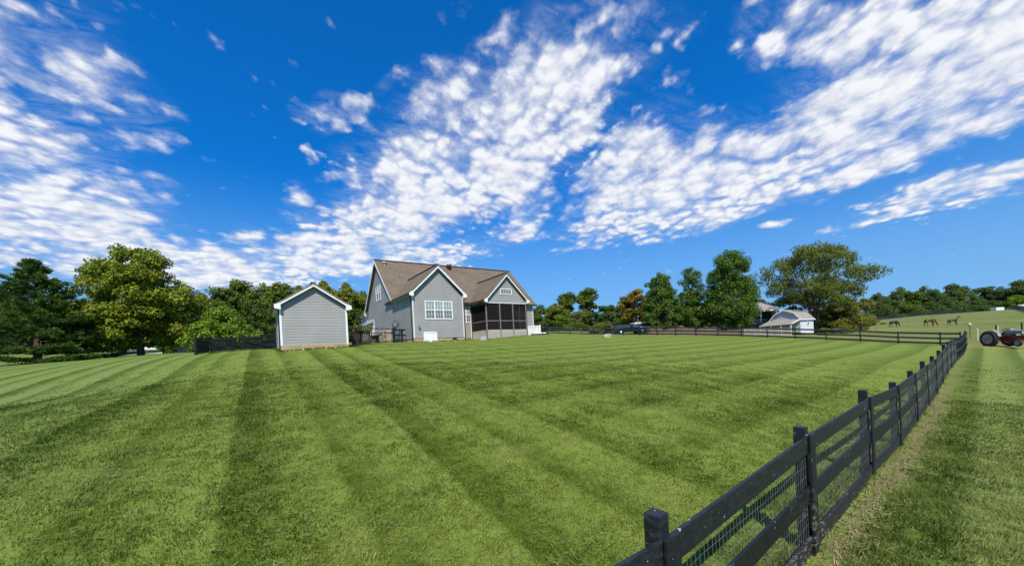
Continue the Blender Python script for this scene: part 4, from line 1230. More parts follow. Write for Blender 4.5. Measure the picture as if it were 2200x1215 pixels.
def plant(px, py, top, Z, wpx, sort, mat, label, name=None, cat=None, group=None, rz=None):
    o = proto((sort, mat)); g = on_ground(px, py, Z); hh = px_h(top, px, Z, g)
    base_r = {'round': 4.2, 'tall': 3.0, 'oval': 3.5, 'cone': 3.4, 'bush': 6.5}[sort]
    wd = wpx / FPX * Z / 2 / base_r
    o.location = g - Vector((0, 0, .1)); o.scale = (wd, wd, hh / 10.); o.rotation_euler.z = (px * 1.7) % 6.28 if rz is None else rz
    for k in ('label', 'group', 'category'):
        if k in o: del o[k]
    o.name = name or ('bush' if sort == 'bush' else 'tree')
    tag(o, label, cat or ('bush' if sort == 'bush' else 'tree'), group)
    return o


WL, WC, WR = 'trees of the wood behind the small shed', 'trees of the wood right of the house', 'trees of the wood beyond the pasture'
# left: under and behind the maple
plant(192, 757, 636, 56, 80, 'oval', 'yellow', 'slim yellowing tree behind the gap between pine and maple')
plant(240, 760, 648, 52, 70, 'oval', 'mid', 'green tree just left of the maple trunk')
plant(268, 756, 640, 62, 90, 'round', 'dark', 'dark tree in the shade behind the maple trunk')
plant(352, 757, 640, 58, 80, 'oval', 'dark', 'dark tree behind the right half of the maple crown')
plant(398, 752, 622, 66, 80, 'oval', 'yellow', 'yellow olive tree rising over the right flank of the maple')
plant(100, 770, 640, 60, 110, 'round', 'dark', 'dark tree filling the gaps of the large pine')
plant(12, 772, 620, 62, 110, 'round', 'mid', 'green tree at the left edge behind the large pine')
plant(155, 762, 668, 64, 70, 'round', 'dark', 'low dark tree behind the small young pine')
plant(478, 738, 655, 42, 128, 'bush', 'bright', 'bright green rounded tree behind the picket gate', 'tree', 'tree')
plant(382, 752, 700, 55, 60, 'bush', 'dark', 'dark shrub in shade right of the maple trunk')
# wood behind gate, shed
for a in ((440, 748, 628, 74, 90, 'round', 'yellow', 'yellow green tree at the left end of the wood'), (488, 748, 612, 80, 90, 'tall', 'mid', 'thin topped tree above the bright rounded tree'), (518, 748, 596, 86, 80, 'tall', 'mid', 'tallest airy tree of the wood, left of the small shed'),
          (470, 748, 640, 66, 90, 'round', 'mid', 'mid green tree just over the left half of the bright rounded tree'), (552, 746, 640, 60, 80, 'oval', 'dark', 'dark tree directly left of the small shed'), (575, 746, 606, 80, 100, 'round', 'mid', 'green tree peeping over the left eave of the small shed'),
          (612, 744, 600, 82, 90, 'tall', 'mid', 'lofty tree behind the left slope of the shed roof'), (650, 744, 612, 84, 90, 'round', 'yellow', 'yellowish tree behind the ridge of the small shed'), (702, 742, 602, 80, 100, 'round', 'yellow', 'broad yellow green tree over the right slope of the shed roof'),
          (750, 742, 606, 78, 90, 'round', 'yellow', 'yellow green tree between the shed and the house'), (786, 740, 622, 82, 80, 'round', 'mid', 'green tree touching the left eave of the house'), (592, 744, 650, 58, 70, 'oval', 'dark', 'dark low tree behind the left corner of the shed'),
          (770, 740, 660, 62, 70, 'oval', 'dark', 'dark low tree behind the slatted screen'), (525, 748, 660, 70, 70, 'round', 'dark', 'shadowy tree over the right half of the bright rounded tree'), (735, 742, 665, 68, 80, 'round', 'dark', 'dark tree low behind the right corner of the shed')):
    plant(*a, group=WL)
# centre: wood right of the house
for a in ((1165, 716, 652, 98, 70, 'round', 'mid', 'green tree touching the right eave of the house'), (1196, 715, 650, 92, 60, 'round', 'yellow', 'pale green tree second from the house in the central wood'), (1220, 715, 624, 96, 52, 'tall', 'mid', 'airy tall tree left of the tallest one in the central wood'),
          (1264, 715, 615, 98, 58, 'tall', 'mid', 'tallest tree in the central wood, with an open top'), (1245, 716, 665, 84, 60, 'oval', 'yellow', 'low yellow green tree between the two airy tall trees'), (1306, 715, 648, 96, 56, 'round', 'dark', 'dark round topped tree right of the tallest one in the central wood'),
          (1338, 715, 654, 92, 50, 'oval', 'mid', 'green tree next to the orange tinged tree'), (1212, 716, 676, 80, 50, 'oval', 'bright', 'small bright tree low in the central wood'), (1280, 716, 668, 84, 56, 'oval', 'dark', 'dark low tree behind the domed pale bush'),
          (1180, 717, 684, 78, 60, 'bush', 'dark', 'dark thicket at the right corner of the house'), (1240, 717, 690, 76, 60, 'bush', 'mid', 'green thicket below the airy tall trees'), (1325, 717, 684, 78, 56, 'bush', 'dark', 'dark thicket left of the navy pickup')):
    plant(*a, group=WC)
plant(1293, 716, 691, 64, 66, 'bush', 'olive', 'domed pale olive bush behind the fence')
# the neighbour's trees
plant(1366, 713, 618, 70, 84, 'oval', 'orange', 'orange tinged tree left of the pear trees')
PG = 'pear trees in front of the neighbouring house'


def pear(px, py, top, Z, wpx, seed, label, n=260, leaves=36000, gap=.30):
    g = on_ground(px, py, Z); hh = px_h(top, px, Z, g)
    o = make_tree('pear_tree', label, 'tree', seed, [(0, .55), (.1, .85), (.25, 1), (.45, .9), (.62, .74), (.8, .66), (.92, .5), (1, .2)], hh, wpx / FPX * Z / 2 * 1.04, hh * .09, 'pear', n, hh * .052, leaves, .145, r0=.24, group=PG, fill=gap, flatten=.9, lumpy=.05)
    o.location = g - Vector((0, 0, .1)); return o


pear(1424, 708, 582, 60, 82, 31, 'left pear tree, narrow topped, above the brown bank'); pear(1490, 707, 571, 60, 68, 32, 'middle pear tree with a thin see-through crown', 170, 20000, .12); pear(1574, 706, 532, 57, 116, 33, 'largest pear tree, dense and dark, left of the grey barn', 340, 56000)
plant(1530, 707, 690 - 60, 68, 60, 'oval', 'dark', 'small tree between the middle and largest pear trees')
plant(1462, 707, 655, 66, 50, 'oval', 'mid', 'green understorey tree between the left and middle pear trees')
# river birch by the barn: several stems and a wide airy crown
g = on_ground(1752, 714, 61.); hb = px_h(516, 1752, 61, g)
rng = np.random.default_rng(44)
bt = thing('birch_tree', 'wide airy river birch with several pale stems right of the grey barn', 'tree', g)
Cb, Sb = grow(rng, [(0, .45), (.15, .75), (.35, .95), (.55, 1), (.75, .8), (.9, .55), (1, .2)], hb * .28, hb, 250, 7.9, .98, .7, fill=.06, lumpy=.12)
V, F = leaf_cloud(rng, Cb, Sb, 30000 * Sb[:, 0] ** 2 / (Sb[:, 0] ** 2).sum(), .17, 1.7, .2, drop=.35)
big_mesh('crown', V, F, L['birch'], bt)
for k, (ax, ay, sp) in enumerate(((0, 0, .0), (.5, .2, 3.0), (-.5, .1, -3.4), (.2, -.4, 1.4), (-.25, .3, -1.7))):
    mb = MB(); mb.tube([(ax * .6, ay * .6, -.3), (ax, ay, hb * .2), (ax + sp * .45, ay, hb * .5), (ax + sp, ay, hb * .86)], [.26 if k == 0 else .18, .2 if k == 0 else .14, .11, .03], 8)
    for e in Cb[rng.choice(len(Cb), 12, False)]:
        z = e[2] * .62; mb.tube([(ax + sp * .45 * z / hb * 2 * .9, ay, z), ((ax + sp * .5 + e[0]) / 2, (ay + e[1]) / 2, (z + e[2]) / 2 + .3), tuple(e)], [.055, .035, .01], 5, False)
    mb.build('trunk', M['pale_bark'], bt, True)
plant(1700, 713, 640, 66, 80, 'cone', 'mid', 'conical green tree behind the roof of the grey barn'); plant(1660, 712, 660, 72, 70, 'round', 'mid', 'green tree between the neighbouring house and the barn')
plant(1640, 711, 640, 80, 60, 'oval', 'dark', 'dark tree behind the corner of the neighbouring house'); plant(1752, 712, 660, 72, 60, 'round', 'dark', 'dark tree behind the birch stems')
plant(1806, 708, 606, 74, 80, 'cone', 'mid', 'pointed green tree behind the right side of the birch'); plant(1838, 706, 628, 78, 66, 'round', 'willow', 'pale green tree at the right of the birch')
plant(1800, 709, 640, 60, 90, 'round', 'willow', 'drooping yellow green tree under the right limbs of the birch'); plant(1842, 706, 664, 62, 50, 'bush', 'willow', 'pale bush at the right foot of the drooping tree')
plant(1812, 708, 690, 57, 34, 'bush', 'yellow', 'small yellow bush by the corral panel')
# woods beyond the pasture
k = 0
for px, top, Z, wp, so_, ma, lab in ((1878, 642, 196, 44, 'round', 'far', 'low dark tree at the left end of the far wood'), (1890, 626, 200, 40, 'round', 'far', 'dome shaped dark tree near the left end of the far wood'), (1915, 640, 190, 40, 'round', 'far', 'shorter tree left of the flat topped pair in the far wood'),
        (1938, 614, 205, 48, 'round', 'mid', 'left one of the flat topped pair in the far wood'), (1968, 622, 200, 40, 'tall', 'mid', 'open crowned tree inside the flat topped pair of the far wood'), (1988, 612, 205, 46, 'round', 'mid', 'right one of the flat topped pair in the far wood'), (2012, 618, 200, 40, 'round', 'far', 'dark tree just right of the flat topped pair in the far wood'),
        (2030, 630, 194, 40, 'round', 'far', 'dark tree above the standing horse'), (2052, 605, 204, 54, 'round', 'far', 'tallest green tree in the middle of the far wood'), (2078, 620, 196, 46, 'round', 'mid', 'green tree right of the tallest one in the far wood'), (2098, 632, 198, 40, 'oval', 'far', 'dark oval tree in the far wood'),
        (2122, 608, 206, 50, 'tall', 'far', 'open topped tree above the white trailer'), (2145, 618, 200, 40, 'round', 'far', 'dark tree right of the open topped one in the far wood'), (2168, 620, 196, 50, 'round', 'far', 'broad dark tree near the right edge of the far wood'), (2196, 597, 192, 56, 'round', 'far', 'tallest dark tree at the right edge of the photo'),
        (2186, 632, 180, 54, 'bush', 'bright', 'bright green tree low at the right edge of the far wood'), (1900, 652, 182, 60, 'bush', 'far', 'dark thicket at the left foot of the far wood'), (1950, 648, 184, 56, 'bush', 'mid', 'green thicket under the flat topped pair'), (2000, 646, 186, 60, 'bush', 'far', 'dark thicket below the right flat topped tree'),
        (2045, 642, 186, 60, 'bush', 'far', 'dark thicket below the tallest green tree of the far wood'), (2090, 644, 186, 60, 'bush', 'far', 'dark thicket left of the white trailer'), (2135, 644, 190, 60, 'bush', 'far', 'dark thicket behind the white trailer'), (2175, 640, 186, 60, 'bush', 'far', 'dark thicket right of the white trailer')):
    base = 690 - (px - 1870) * .075
    plant(px, base, top, Z, wp, so_, ma, lab, group=WR)

# thickets that close the view under the trees
TK = 'thickets under the trees at the left'
for i, (px, wp, top, Z, ma, lab) in enumerate(((30, 120, 705, 90, 'dark', 'dark thicket low behind the large pine'), (120, 120, 702, 94, 'dark', 'dark thicket between the large pine and the young pine'), (205, 110, 700, 96, 'mid', 'green thicket far behind the slim yellowing tree'),
                                               (285, 110, 698, 98, 'dark', 'dark thicket far behind the maple trunk'), (360, 100, 692, 92, 'dark', 'dark thicket between the maple trunk and the picket gate'), (430, 100, 690, 90, 'dark', 'dark thicket behind the left post of the picket gate'), (540, 110, 690, 84, 'dark', 'dark thicket behind the right end of the picket gate'), (760, 90, 690, 84, 'dark', 'dark thicket seen between the shed and the house'))):
    plant(px, 756 if px < 400 else 746, top, Z, wp, 'bush', ma, lab, 'thicket', 'thicket', TK)
for px, wp, lab in ((1400, 60, 'dark thicket behind the pickup and the left pear tree'), (1460, 60, 'dark thicket behind the left pear tree'), (1650, 60, 'dark thicket behind the barn'), (1720, 70, 'dark thicket behind the birch trunk'), (1790, 70, 'dark thicket behind the trampoline'), (1845, 50, 'dark thicket at the right end of the neighbour trees')):
    plant(px, 708, 672, 96, wp * 1.5, 'bush', 'dark', lab, 'thicket', 'thicket', 'thickets behind the neighbouring house')


# ------------------------------------------------------------------ the neighbour's place
bz = on_ground(1688, 719, 57.5)
barn = thing('gambrel_barn', 'small grey gambrel roofed barn with white trim and a lean-to porch roof', 'barn', bz, 0.)
AX = np.array([.375, -.927]); AX /= np.hypot(*AX); barn.rotation_euler.z = math.atan2(AX[1], AX[0])
# local x along the gable, y away; the gable is about 4.6 m wide
BW, BD_, BE, BB, BT = 4.3, 2.9, 2.2, 3.1, 3.6
gx0, gx1 = -2.15, 2.15
gm = (gx0 + gx1) / 2
wb = MB()
prof = [(gx0, .05), (gx1, .05), (gx1, BE), (gx1 - .85, BB), (gm, BT), (gx0 + .85, BB), (gx0, BE)]
siding(wb, (0, 0, 0), X3, -Y3, [(gx0, .05), (gx1, .05), (gx1, BE), (gx0, BE)], .2)
siding(wb, (0, 0, 0), X3, -Y3, [(gx0, BE), (gx1, BE), (gx1 - .85, BB), (gm, BT), (gx0 + .85, BB)], .2)
siding(wb, (gx1, 0, 0), Y3, X3, [(0, .05), (BD_, .05), (BD_, BE), (0, BE)], .2); siding(wb, (gx0, 0, 0), Y3, -X3, [(0, .05), (BD_, .05), (BD_, BE), (0, BE)], .2)
wb.prism([(x, BD_, z) for x, z in prof], (0, .04, 0))
wb.build('wall', M['siding_light'], barn)
rb = MB()
rp_ = [(gx0 - .22, BE - .12), (gx0 + .78, BB + .06), (gm, BT + .10), (gx1 - .78, BB + .06), (gx1 + .22, BE - .12)]
for a, b in zip(rp_[:-1], rp_[1:]): slab(rb, [(a[0], -.18, a[1]), (a[0], BD_ + .2, a[1]), (b[0], BD_ + .2, b[1]), (b[0], -.18, b[1])], .07)
rb.build('roof', M['taupe_shingle'], barn)
tb = MB()
for a, b in zip(rp_[:-1], rp_[1:]): tb.bar((a[0], -.2, a[1] - .06), (b[0], -.2, b[1] - .06), .05, .16)
for x in (gx0, gx1 - .1): tb.box(x, x + .1, -.035, -.03 + .03, .05, BE)
tb.box(gx1 + .032, gx1 + .04, BD_ - .12, BD_, .05, BE); tb.box(gx1 + .2, gx1 + .25, -.18, BD_ + .2, BE - .22, BE - .1)
pieces(tb, 'trim_board', M['white_trim'], barn)
lr = MB(); slab(lr, [(gx0 - .3, -2.2, 1.5), (gx1 + .1, -2.2, 1.55), (gx1 + .15, -.05, 2.2), (gx0 - .25, -.05, 2.2)], .07); lr.build('lean_to_roof', M['taupe_shingle'], barn)
lf = MB(); lf.bar((gx0 - .3, -2.23, 1.45), (gx1 + .12, -2.23, 1.5), .04, .13); lf.bar((gx1 + .15, -2.2, 1.5), (gx1 + .17, -.05, 2.14), .04, .13); lf.build('fascia', M['white_trim'], barn)
for x in (gx0 - .1, gx0 + 1.4, gx0 + 2.9, gx1 - .02): MB().box(x - .05, x + .05, -2.2, -2.1, -.4, 1.46).build('post', M['white_vinyl'], barn)
window(barn, (gx1 + .03, 1.4, 1.2), Y3, X3, .5, .5, 1, (1, 1), False, ('glass_dark', 'glass_screen'))
# weathered picket fence before the lean-to
pf = thing('picket_fence', 'pale weathered picket fence in front of the grey barn', 'fence', on_ground(1600, 718, 52.)); iv = -Vector(pf.location)
a, b = on_ground(1600, 718, 52.), on_ground(1703, 718, 51.); d = (b - a).normalized(); ln = (b - a).length; r = Vector((d.y, -d.x, 0)); n = int(ln / .15)
mb = MB()
for k in range(n): p = a + iv + d * (k * .15); p.z = H(*(p - iv)[:2]) + iv.z; mb.bar(p - Vector((0, 0, .1)), p + Vector((0, 0, 1.04 + random.uniform(-.03, .03))), .085, .02, r)
mb.build('picket', nmat('weathered_picket', (.40, .36, .32), (.27, .24, .21), 3, .8), pf)
for z in (.25, .8): MB().bar(a + iv - r * .03 + Vector((0, 0, z)), b + iv - r * .03 + Vector((0, 0, z)), .035, .09).build('rail', M['grey_wood'], pf)

# house behind the pear trees
nz = on_ground(1392, 712, 72.); nh = thing('house', 'white porched house mostly hidden behind the pear trees', 'house', nz, .06)
nx = (P(1640, 700, 76)[0] - nz.x)
nb_ = MB(); siding(nb_, (0, 0, 0), X3, -Y3, [(0, .2), (nx - 4, .2), (nx - 4, 3.0), (0, 3.0)], .2); siding(nb_, (0, 0, 0), Y3, -X3, [(0, .2), (8, .2), (8, 3.0), (0, 3.0)], .2); siding(nb_, (0, 0, 0), Y3, -X3, [(0, 3.0), (8, 3.0), (4, 5.2)], .2); siding(nb_, (nx - 4, 0, 0), Y3, X3, [(0, .2), (8, .2), (8, 3.), (0, 3.)], .2)
nb_.build('wall', M['white_vinyl'], nh)
nr = MB(); slab(nr, [(-.4, -2.6, 2.75), (nx - .2, -2.6, 2.75), (nx - .2, 4, 5.0), (-.4, 4, 5.0)], .12); slab(nr, [(nx - .2, 8.4, 2.9), (-.4, 8.4, 2.9), (-.4, 4, 5.0), (nx - .2, 4, 5.0)], .12); nr.build('roof', M['taupe_shingle'], nh)
nt = MB(); nt.bar((nx - .2, -2.7, 2.72), (nx - .2, 4, 5.02), .06, .22); nt.box(-.4, nx - .2, -2.66, -2.6, 2.5, 2.72); pieces(nt, 'trim_board', M['white_trim'], nh)
for k in range(8): x = .2 + (nx - .7) * k / 7; MB().box(x - .1, x + .1, -2.5, -2.3, 0, 2.6).build('column', M['white_trim'], nh)
nrl = MB(); nrl.box(0, nx - .5, -2.43, -2.37, .95, 1.03); nrl.box(0, nx - .5, -2.43, -2.37, .3, .36)
for k in range(int((nx - .5) / .22)): nrl.box(k * .22, k * .22 + .05, -2.42, -2.38, .36, .95)
nrl.build('porch_railing', M['white_trim'], nh)
MB().box(0, nx - .4, -2.55, 0, -.4, .2).build('porch_floor', M['grey_wood'], nh)
for x in (2.5, 7, 11.5, 15.5): window(nh, (x, 0, .9), X3, -Y3, 1.1, 1.6, 1, (2, 2), True, ('glass_dark', 'glass_screen'))
ch = MB(); ch.box(-.9, 0, 2.5, 4, 0, 4.2); ch.build('chimney', M['limestone'], nh)

# brown mulch bank with shrubs
mbk = MB(); rows = []
rnd = random.Random(2)
nn = 40
for k in range(nn + 1):
    px = 1392 + (1612 - 1392) * k / nn; base = on_ground(px, 717.5, 56.5 - 2.2 * k / nn)
    hgt = 1.0 + .22 * math.sin(k * .55) + .14 * math.sin(k * 1.37 + 1) if 0 < k < nn else .05
    rows.append([base + Vector((0, -.4, -.15)), base + Vector((0, .05, hgt * .6)), base + Vector((0, .7, hgt)), base + Vector((0, 2.2, hgt * .95)), base + Vector((0, 4.5, -.1))])
for r0, r1 in zip(rows[:-1], rows[1:]):
    for k in range(4): mbk.face([r0[k], r1[k], r1[k + 1], r0[k + 1]])
tag(mbk.build('mulch_bank', M['mulch'], smooth=True), kind='structure')
SG = 'clipped shrubs on the brown bank'
for px, wp, lab in ((1405, 34, 'leftmost dark shrub on the brown bank, behind the pickup'), (1452, 40, 'dark shrub on the bank between the left and middle pear trees'), (1520, 36, 'dark shrub on the bank right of the middle pear tree'), (1552, 30, 'small dark shrub on the bank left of the largest pear tree'), (1602, 40, 'dark shrub at the right end of the brown bank')):
    plant(px, 712, 696 if px < 1560 else 698, 57.5, wp, 'bush', 'dark', lab, group=SG)

# pickup truck
tk = thing('pickup_truck', 'dark navy pickup with a camper shell parked behind the fence', 'pickup truck', on_ground(1354, 719, 58.5), .06); tk.scale = (.95, .95, .86)
body = [(-2.75, .55), (-2.75, 1.08), (-1.0, 1.1), (1.15, 1.1), (2.55, 1.02), (2.72, .85), (2.72, .5), (2.25, .45), (-2.3, .45)]
mb = MB(); mb.prism([(x, -.92, z) for x, z in body], (0, 1.84, 0)); mb.build('body', M['navy_paint'], tk, bevel=.06)
mb = MB(); mb.prism([(-2.72, -.84, 1.08), (.02, -.84, 1.08), (-.02, -.78, 1.78), (-2.55, -.78, 1.72)], (0, 1.68, 0)); mb.build('camper_shell', M['navy_paint'], tk, bevel=.05)
mb = MB(); mb.prism([(.05, -.84, 1.09), (1.5, -.84, 1.1), (.95, -.72, 1.72), (.1, -.74, 1.8)], (0, 1.62, 0)); cabo = mb.build('cab', M['navy_paint'], tk, bevel=.05)
mb = MB(); mb.prism([(.18, -.862, 1.16), (1.28, -.862, 1.16), (.9, -.80, 1.64), (.2, -.80, 1.66)], (0, .03, 0)); mb.build('window', M['glass_dark'], cabo)
mb = MB(); mb.prism([(-2.5, -.862, 1.2), (-.25, -.862, 1.2), (-.25, -.81, 1.6), (-2.4, -.81, 1.58)], (0, .03, 0)); mb.build('window', M['glass_dark'], tk)
for x in (-1.75, 1.75):
    for y in (-.83, .83):
        wv = MB(); wv.lathe([(.22, -.11), (.36, -.12), (.385, -.07), (.385, .07), (.36, .12), (.22, .11)], (x, y, .38), 'Y', 20); ty = wv.build('wheel', M['rubber'], tk, True)
        MB().lathe([(0, -.09), (.2, -.10), (.225, -.06), (.225, .06), (.2, .1), (0, .09)], (x, y, .38), 'Y', 16).build('rim', M['chrome'], ty, True)
MB().box(2.70, 2.82, -.88, .88, .48, .66).build('bumper', M['chrome'], tk, bevel=.03); MB().box(-2.87, -2.74, -.85, .85, .5, .66).build('bumper', M['chrome'], tk, bevel=.03)
for y in (-.72, .72): MB().box(2.66, 2.74, y - .15, y + .15, .78, .95).build('headlight', M['chrome'], tk, bevel=.02)
cs = thing('van', 'white van partly hidden behind the hood of the navy pickup', 'van', on_ground(1388, 717, 61.), .1)
mb = MB(); mb.prism([(-2.2, -.85, .4), (2.2, -.85, .4), (2.2, -.85, .95), (1.3, -.85, 1.15), (.6, -.85, 1.75), (-2.1, -.85, 1.8), (-2.2, -.85, 1.)][::-1], (0, 1.7, 0)); mb.build('body', M['white_trim'], cs, bevel=.06)
mb = MB(); mb.prism([(-1.9, -.87, 1.15), (1.0, -.87, 1.15), (.5, -.87, 1.62), (-1.9, -.87, 1.65)][::-1], (0, .03, 0)); mb.build('window', M['glass_dark'], cs)
for x in (-1.4, 1.4):
    for y in (-.78, .78): MB().lathe([(0, -.1), (.3, -.1), (.33, -.06), (.33, .06), (.3, .1), (0, .1)], (x, y, .33), 'Y', 18).build('wheel', M['rubber'], cs, True)

# trampoline under the birch
tp_ = thing('trampoline', 'round trampoline with dark skirt under the birch, behind the fence', 'trampoline', on_ground(1790, 713, 53.))
mb = MB(); mb.lathe([(0, .74), (1.25, .76), (1.45, .84), (1.62, .82), (1.64, .70), (1.5, .55), (1.3, .52), (0, .66)], (0, 0, 0), 'Z', 32); mb.build('mat', nmat('trampoline_vinyl', (.055, .035, .032), (.03, .022, .02), 3, .5), tp_, True)
for k in range(8): al = k * math.pi / 4 + .2; MB().tube([(1.5 * math.cos(al), 1.5 * math.sin(al), .7), (1.45 * math.cos(al), 1.45 * math.sin(al), -.1)], .03, 6).build('leg', M['black_metal'], tp_)

# ------------------------------------------------------------------ tractor at the right edge
tz = on_ground(2148, 742.5, 29.5)
tractor = thing('tractor', 'vintage grey and dark red farm tractor parked past the end of the fence', 'tractor', tz, math.radians(-100)); tractor.scale = (.92, .92, .92)
# x forward, near side at -y; rear axle at x = 0
def wheel(x, y, r, wd, rim, parent, tread):
    mb = MB(); mb.lathe([(r * .62, -wd * .42), (r * .8, -wd * .5), (r * .95, -wd * .42), (r, -wd * .2), (r, wd * .2), (r * .95, wd * .42), (r * .8, wd * .5), (r * .62, wd * .42)], (x, y, r), 'Y', 36)
    if tread:
        for k in range(22):
            a = 2 * math.pi * k / 22
            for s in (-1, 1):
                p0 = Vector((x + (r + .01) * math.cos(a), y + s * .01, r + (r + .01) * math.sin(a))); a2 = a + .13
                p1 = Vector((x + (r * .965) * math.cos(a2), y + s * wd * .47, r + r * .965 * math.sin(a2))); mb.bar(p0, p1, .045, .05, (math.cos(a), 0, math.sin(a)))
    w_ = mb.build('wheel', M['rubber'], parent, not tread)
    MB().lathe([(0, -wd * .12), (r * .18, -wd * .3), (r * .2, -wd * .16), (r * .5, -wd * .1), (r * .55, -wd * .40), (r * .63, -wd * .44), (r * .64, wd * .40), (r * .5, wd * .1), (0, wd * .1)], (x, y, r), 'Y', 28).build('rim', M['pale_wheel'], w_, True)
    mb = MB(); mb.lathe([(0, -wd * .5), (r * .08, -wd * .48), (r * .14, -wd * .36), (r * .15, -wd * .1)], (x, y, r), 'Y', 14); mb.build('hub', M['straw'], w_, True)


for y in (-.72, .72): wheel(0, y, .655, .32, .4, tractor, True)
for y in (-.62, .62): wheel(2.02, y, .30, .16, .2, tractor, False)
mb = MB(); mb.prism([(-.25, -.18, .5), (1.0, -.2, .46), (1.9, -.17, .5), (2.2, -.16, .62), (2.2, -.16, .86), (.6, -.2, .9), (-.3, -.18, .82)][::-1], (0, .37, 0)); mb.build('engine', M['tractor_red'], tractor, bevel=.04)
mb = MB(); mb.lathe([(.1, -.72), (.12, -.5), (.16, -.25), (.16, .25), (.12, .5), (.1, .72)], (0, 0, .655), 'Y', 12); mb.build('rear_axle', M['tractor_red'], tractor, True)
mb = MB(); mb.box(1.9, 2.1, -.6, .6, .38, .47); mb.build('front_axle', M['tractor_red'], tractor, bevel=.02)
hd = [(.62, 1.0), (.62, 1.26), (1.1, 1.33), (1.95, 1.28), (2.32, 1.18), (2.36, .74), (2.18, .72), (2.14, .98)]
mb = MB(); mb.prism([(x, -.23, z) for x, z in hd], (0, .46, 0)); mb.build('hood', M['tractor_grey'], tractor, bevel=.07)
mb = MB(); mb.box(2.30, 2.385, -.17, .17, .76, 1.12); mb.build('grille', M['pale_wheel'], tractor, bevel=.02)
for y in (-.3, .3): MB().lathe([(0, -.07), (.06, -.06), (.09, .03), (.09, .05), (0, .06)], (2.05, y, 1.05), 'X', 12).build('headlight', M['chrome'], tractor, True)
for y in (-.72, .72):
    pts = [(.76 * math.cos(a), y * .86, .655 + .80 * math.sin(a)) for a in np.linspace(math.radians(14), math.radians(82), 9)]
    mb = MB()
    for a, b in zip(pts[:-1], pts[1:]): mb.bar(a, b, .24, .02, ((a[0] + b[0]) / 2, 0, (a[2] + b[2]) / 2 - .655))
    mb.build('fender', M['tractor_grey'], tractor)
mb = MB(); mb.lathe([(.0, .0), (.17, .0), (.23, .03), (.24, .06), (.2, .05), (0, .02)], (.02, 0, 1.06), 'Z', 16); mb.box(-.24, -.19, -.19, .19, 1.05, 1.24); mb.box(-.1, .06, -.04, .04, .8, 1.07); mb.build('seat', M['tractor_grey'], tractor, bevel=.01)
mb = MB(); n = 20; c = Vector((.52, 0, 1.42)); ux = Vector((.75, 0, .42)).normalized() * .22; uy = Vector((0, .22, 0))
mb.tube([c + ux * math.cos(2 * math.pi * k / n) + uy * math.sin(2 * math.pi * k / n) for k in range(n + 1)], .016, 6, False)
for k in range(3): mb.tube([c, c + ux * math.cos(2.1 * k) + uy * math.sin(2.1 * k)], .012, 5)
mb.tube([c, (.75, 0, 1.12)], .016, 6); mb.build('steering_wheel', M['black_metal'], tractor)
mb = MB(); mb.tube([(1.35, .24, .8), (1.35, .3, .45), (.2, .3, .4)], .03, 8); mb.build('exhaust', M['gutter'], tractor)
mb = MB(); mb.box(.2, .55, -.5, -.25, .52, .56); mb.box(.2, .55, .25, .5, .52, .56); mb.build('footrest', M['tractor_red'], tractor)
mb = MB(); mb.bar((-.1, -.35, .5), (-.75, -.3, .45), .05, .06); mb.bar((-.1, .35, .5), (-.75, .3, .45), .05, .06); mb.build('lift_arm', M['tractor_red'], tractor)

# posts in the pasture
pole = thing('birdhouse_pole', 'thin dark pole topped with a round pale gourd by the fence corner', 'pole', on_ground(2084, 716, 41.))
MB().tube([(0, 0, -.2), (0, 0, 1.25)], .028, 8).build('pole', M['black_metal'], pole)
MB().lathe([(0, -.16), (.1, -.13), (.15, -.02), (.13, .08), (.06, .17), (0, .19)], (0, 0, 1.36), 'Z', 14).build('gourd', nmat('gourd', (.55, .55, .36), (.40, .42, .26), 4, .5), pole, True)
PGR = 'thin stakes standing in the pasture'
for i, (px, py, Z, hh, rr_, ma, lab) in enumerate(((2101, 724, 36, 1.2, .03, 'white_vinyl', 'white stake between the gourd pole and the tractor'), (2141, 722, 38, 1.35, .06, 'black_metal', 'dark post behind the rear wheel of the tractor'), (2144.5, 720, 38.5, 1.3, .035, 'white_vinyl', 'white topped stake behind the tractor seat'), (2196, 716, 40, 1.5, .06, 'black_metal', 'dark post above the hood of the tractor'),
                                          (1884, 705, 58, .62, .02, 'black_metal', 'thin wire stake left of the darkest horse'), (1951, 700, 62, .75, .015, 'black_metal', 'thin pale stake between the two grazing horses'))):
    g = on_ground(px, py, Z); o = tag(MB().tube([(0, 0, -.2), (0, 0, hh)], rr_, 8).build('stake', M[ma]), lab, 'stake', PGR); o.location = g
trl = thing('trailer', 'small white box trailer by the far fence on the pasture skyline', 'trailer', on_ground(2143, 672, 172.), .1)
mb = MB(); mb.box(-2.1, 2.1, -1, 1, .55, 2.3); mb.build('body', M['white_vinyl'], trl, bevel=.05)
for x in (-.5, .5): MB().lathe([(0, -.1), (.35, -.1), (.35, .1), (0, .1)], (x, -1.02, .3), 'Y', 14).build('wheel', M['rubber'], trl)
MB().bar((2.1, 0, .5), (3.1, 0, .45), .1, .1).build('tow_bar', M['black_metal'], trl)
car = thing('parked_car', 'white car at the right edge beyond the curving fence', 'car', on_ground(2200, 671, 140.), .2)
mb = MB(); mb.prism([(-2.2, -.85, .35), (2.2, -.85, .35), (2.2, -.85, .8), (1.1, -.85, .95), (.5, -.85, 1.42), (-1.2, -.85, 1.42), (-1.9, -.85, .98), (-2.2, -.85, .9)][::-1], (0, 1.7, 0)); mb.build('body', M['white_trim'], car, bevel=.08)
mb = MB(); mb.prism([(-1.6, -.865, .97), (.85, -.865, .97), (.4, -.865, 1.34), (-1.1, -.865, 1.34)][::-1], (0, .02, 0)); mb.build('window', M['glass_dark'], car)
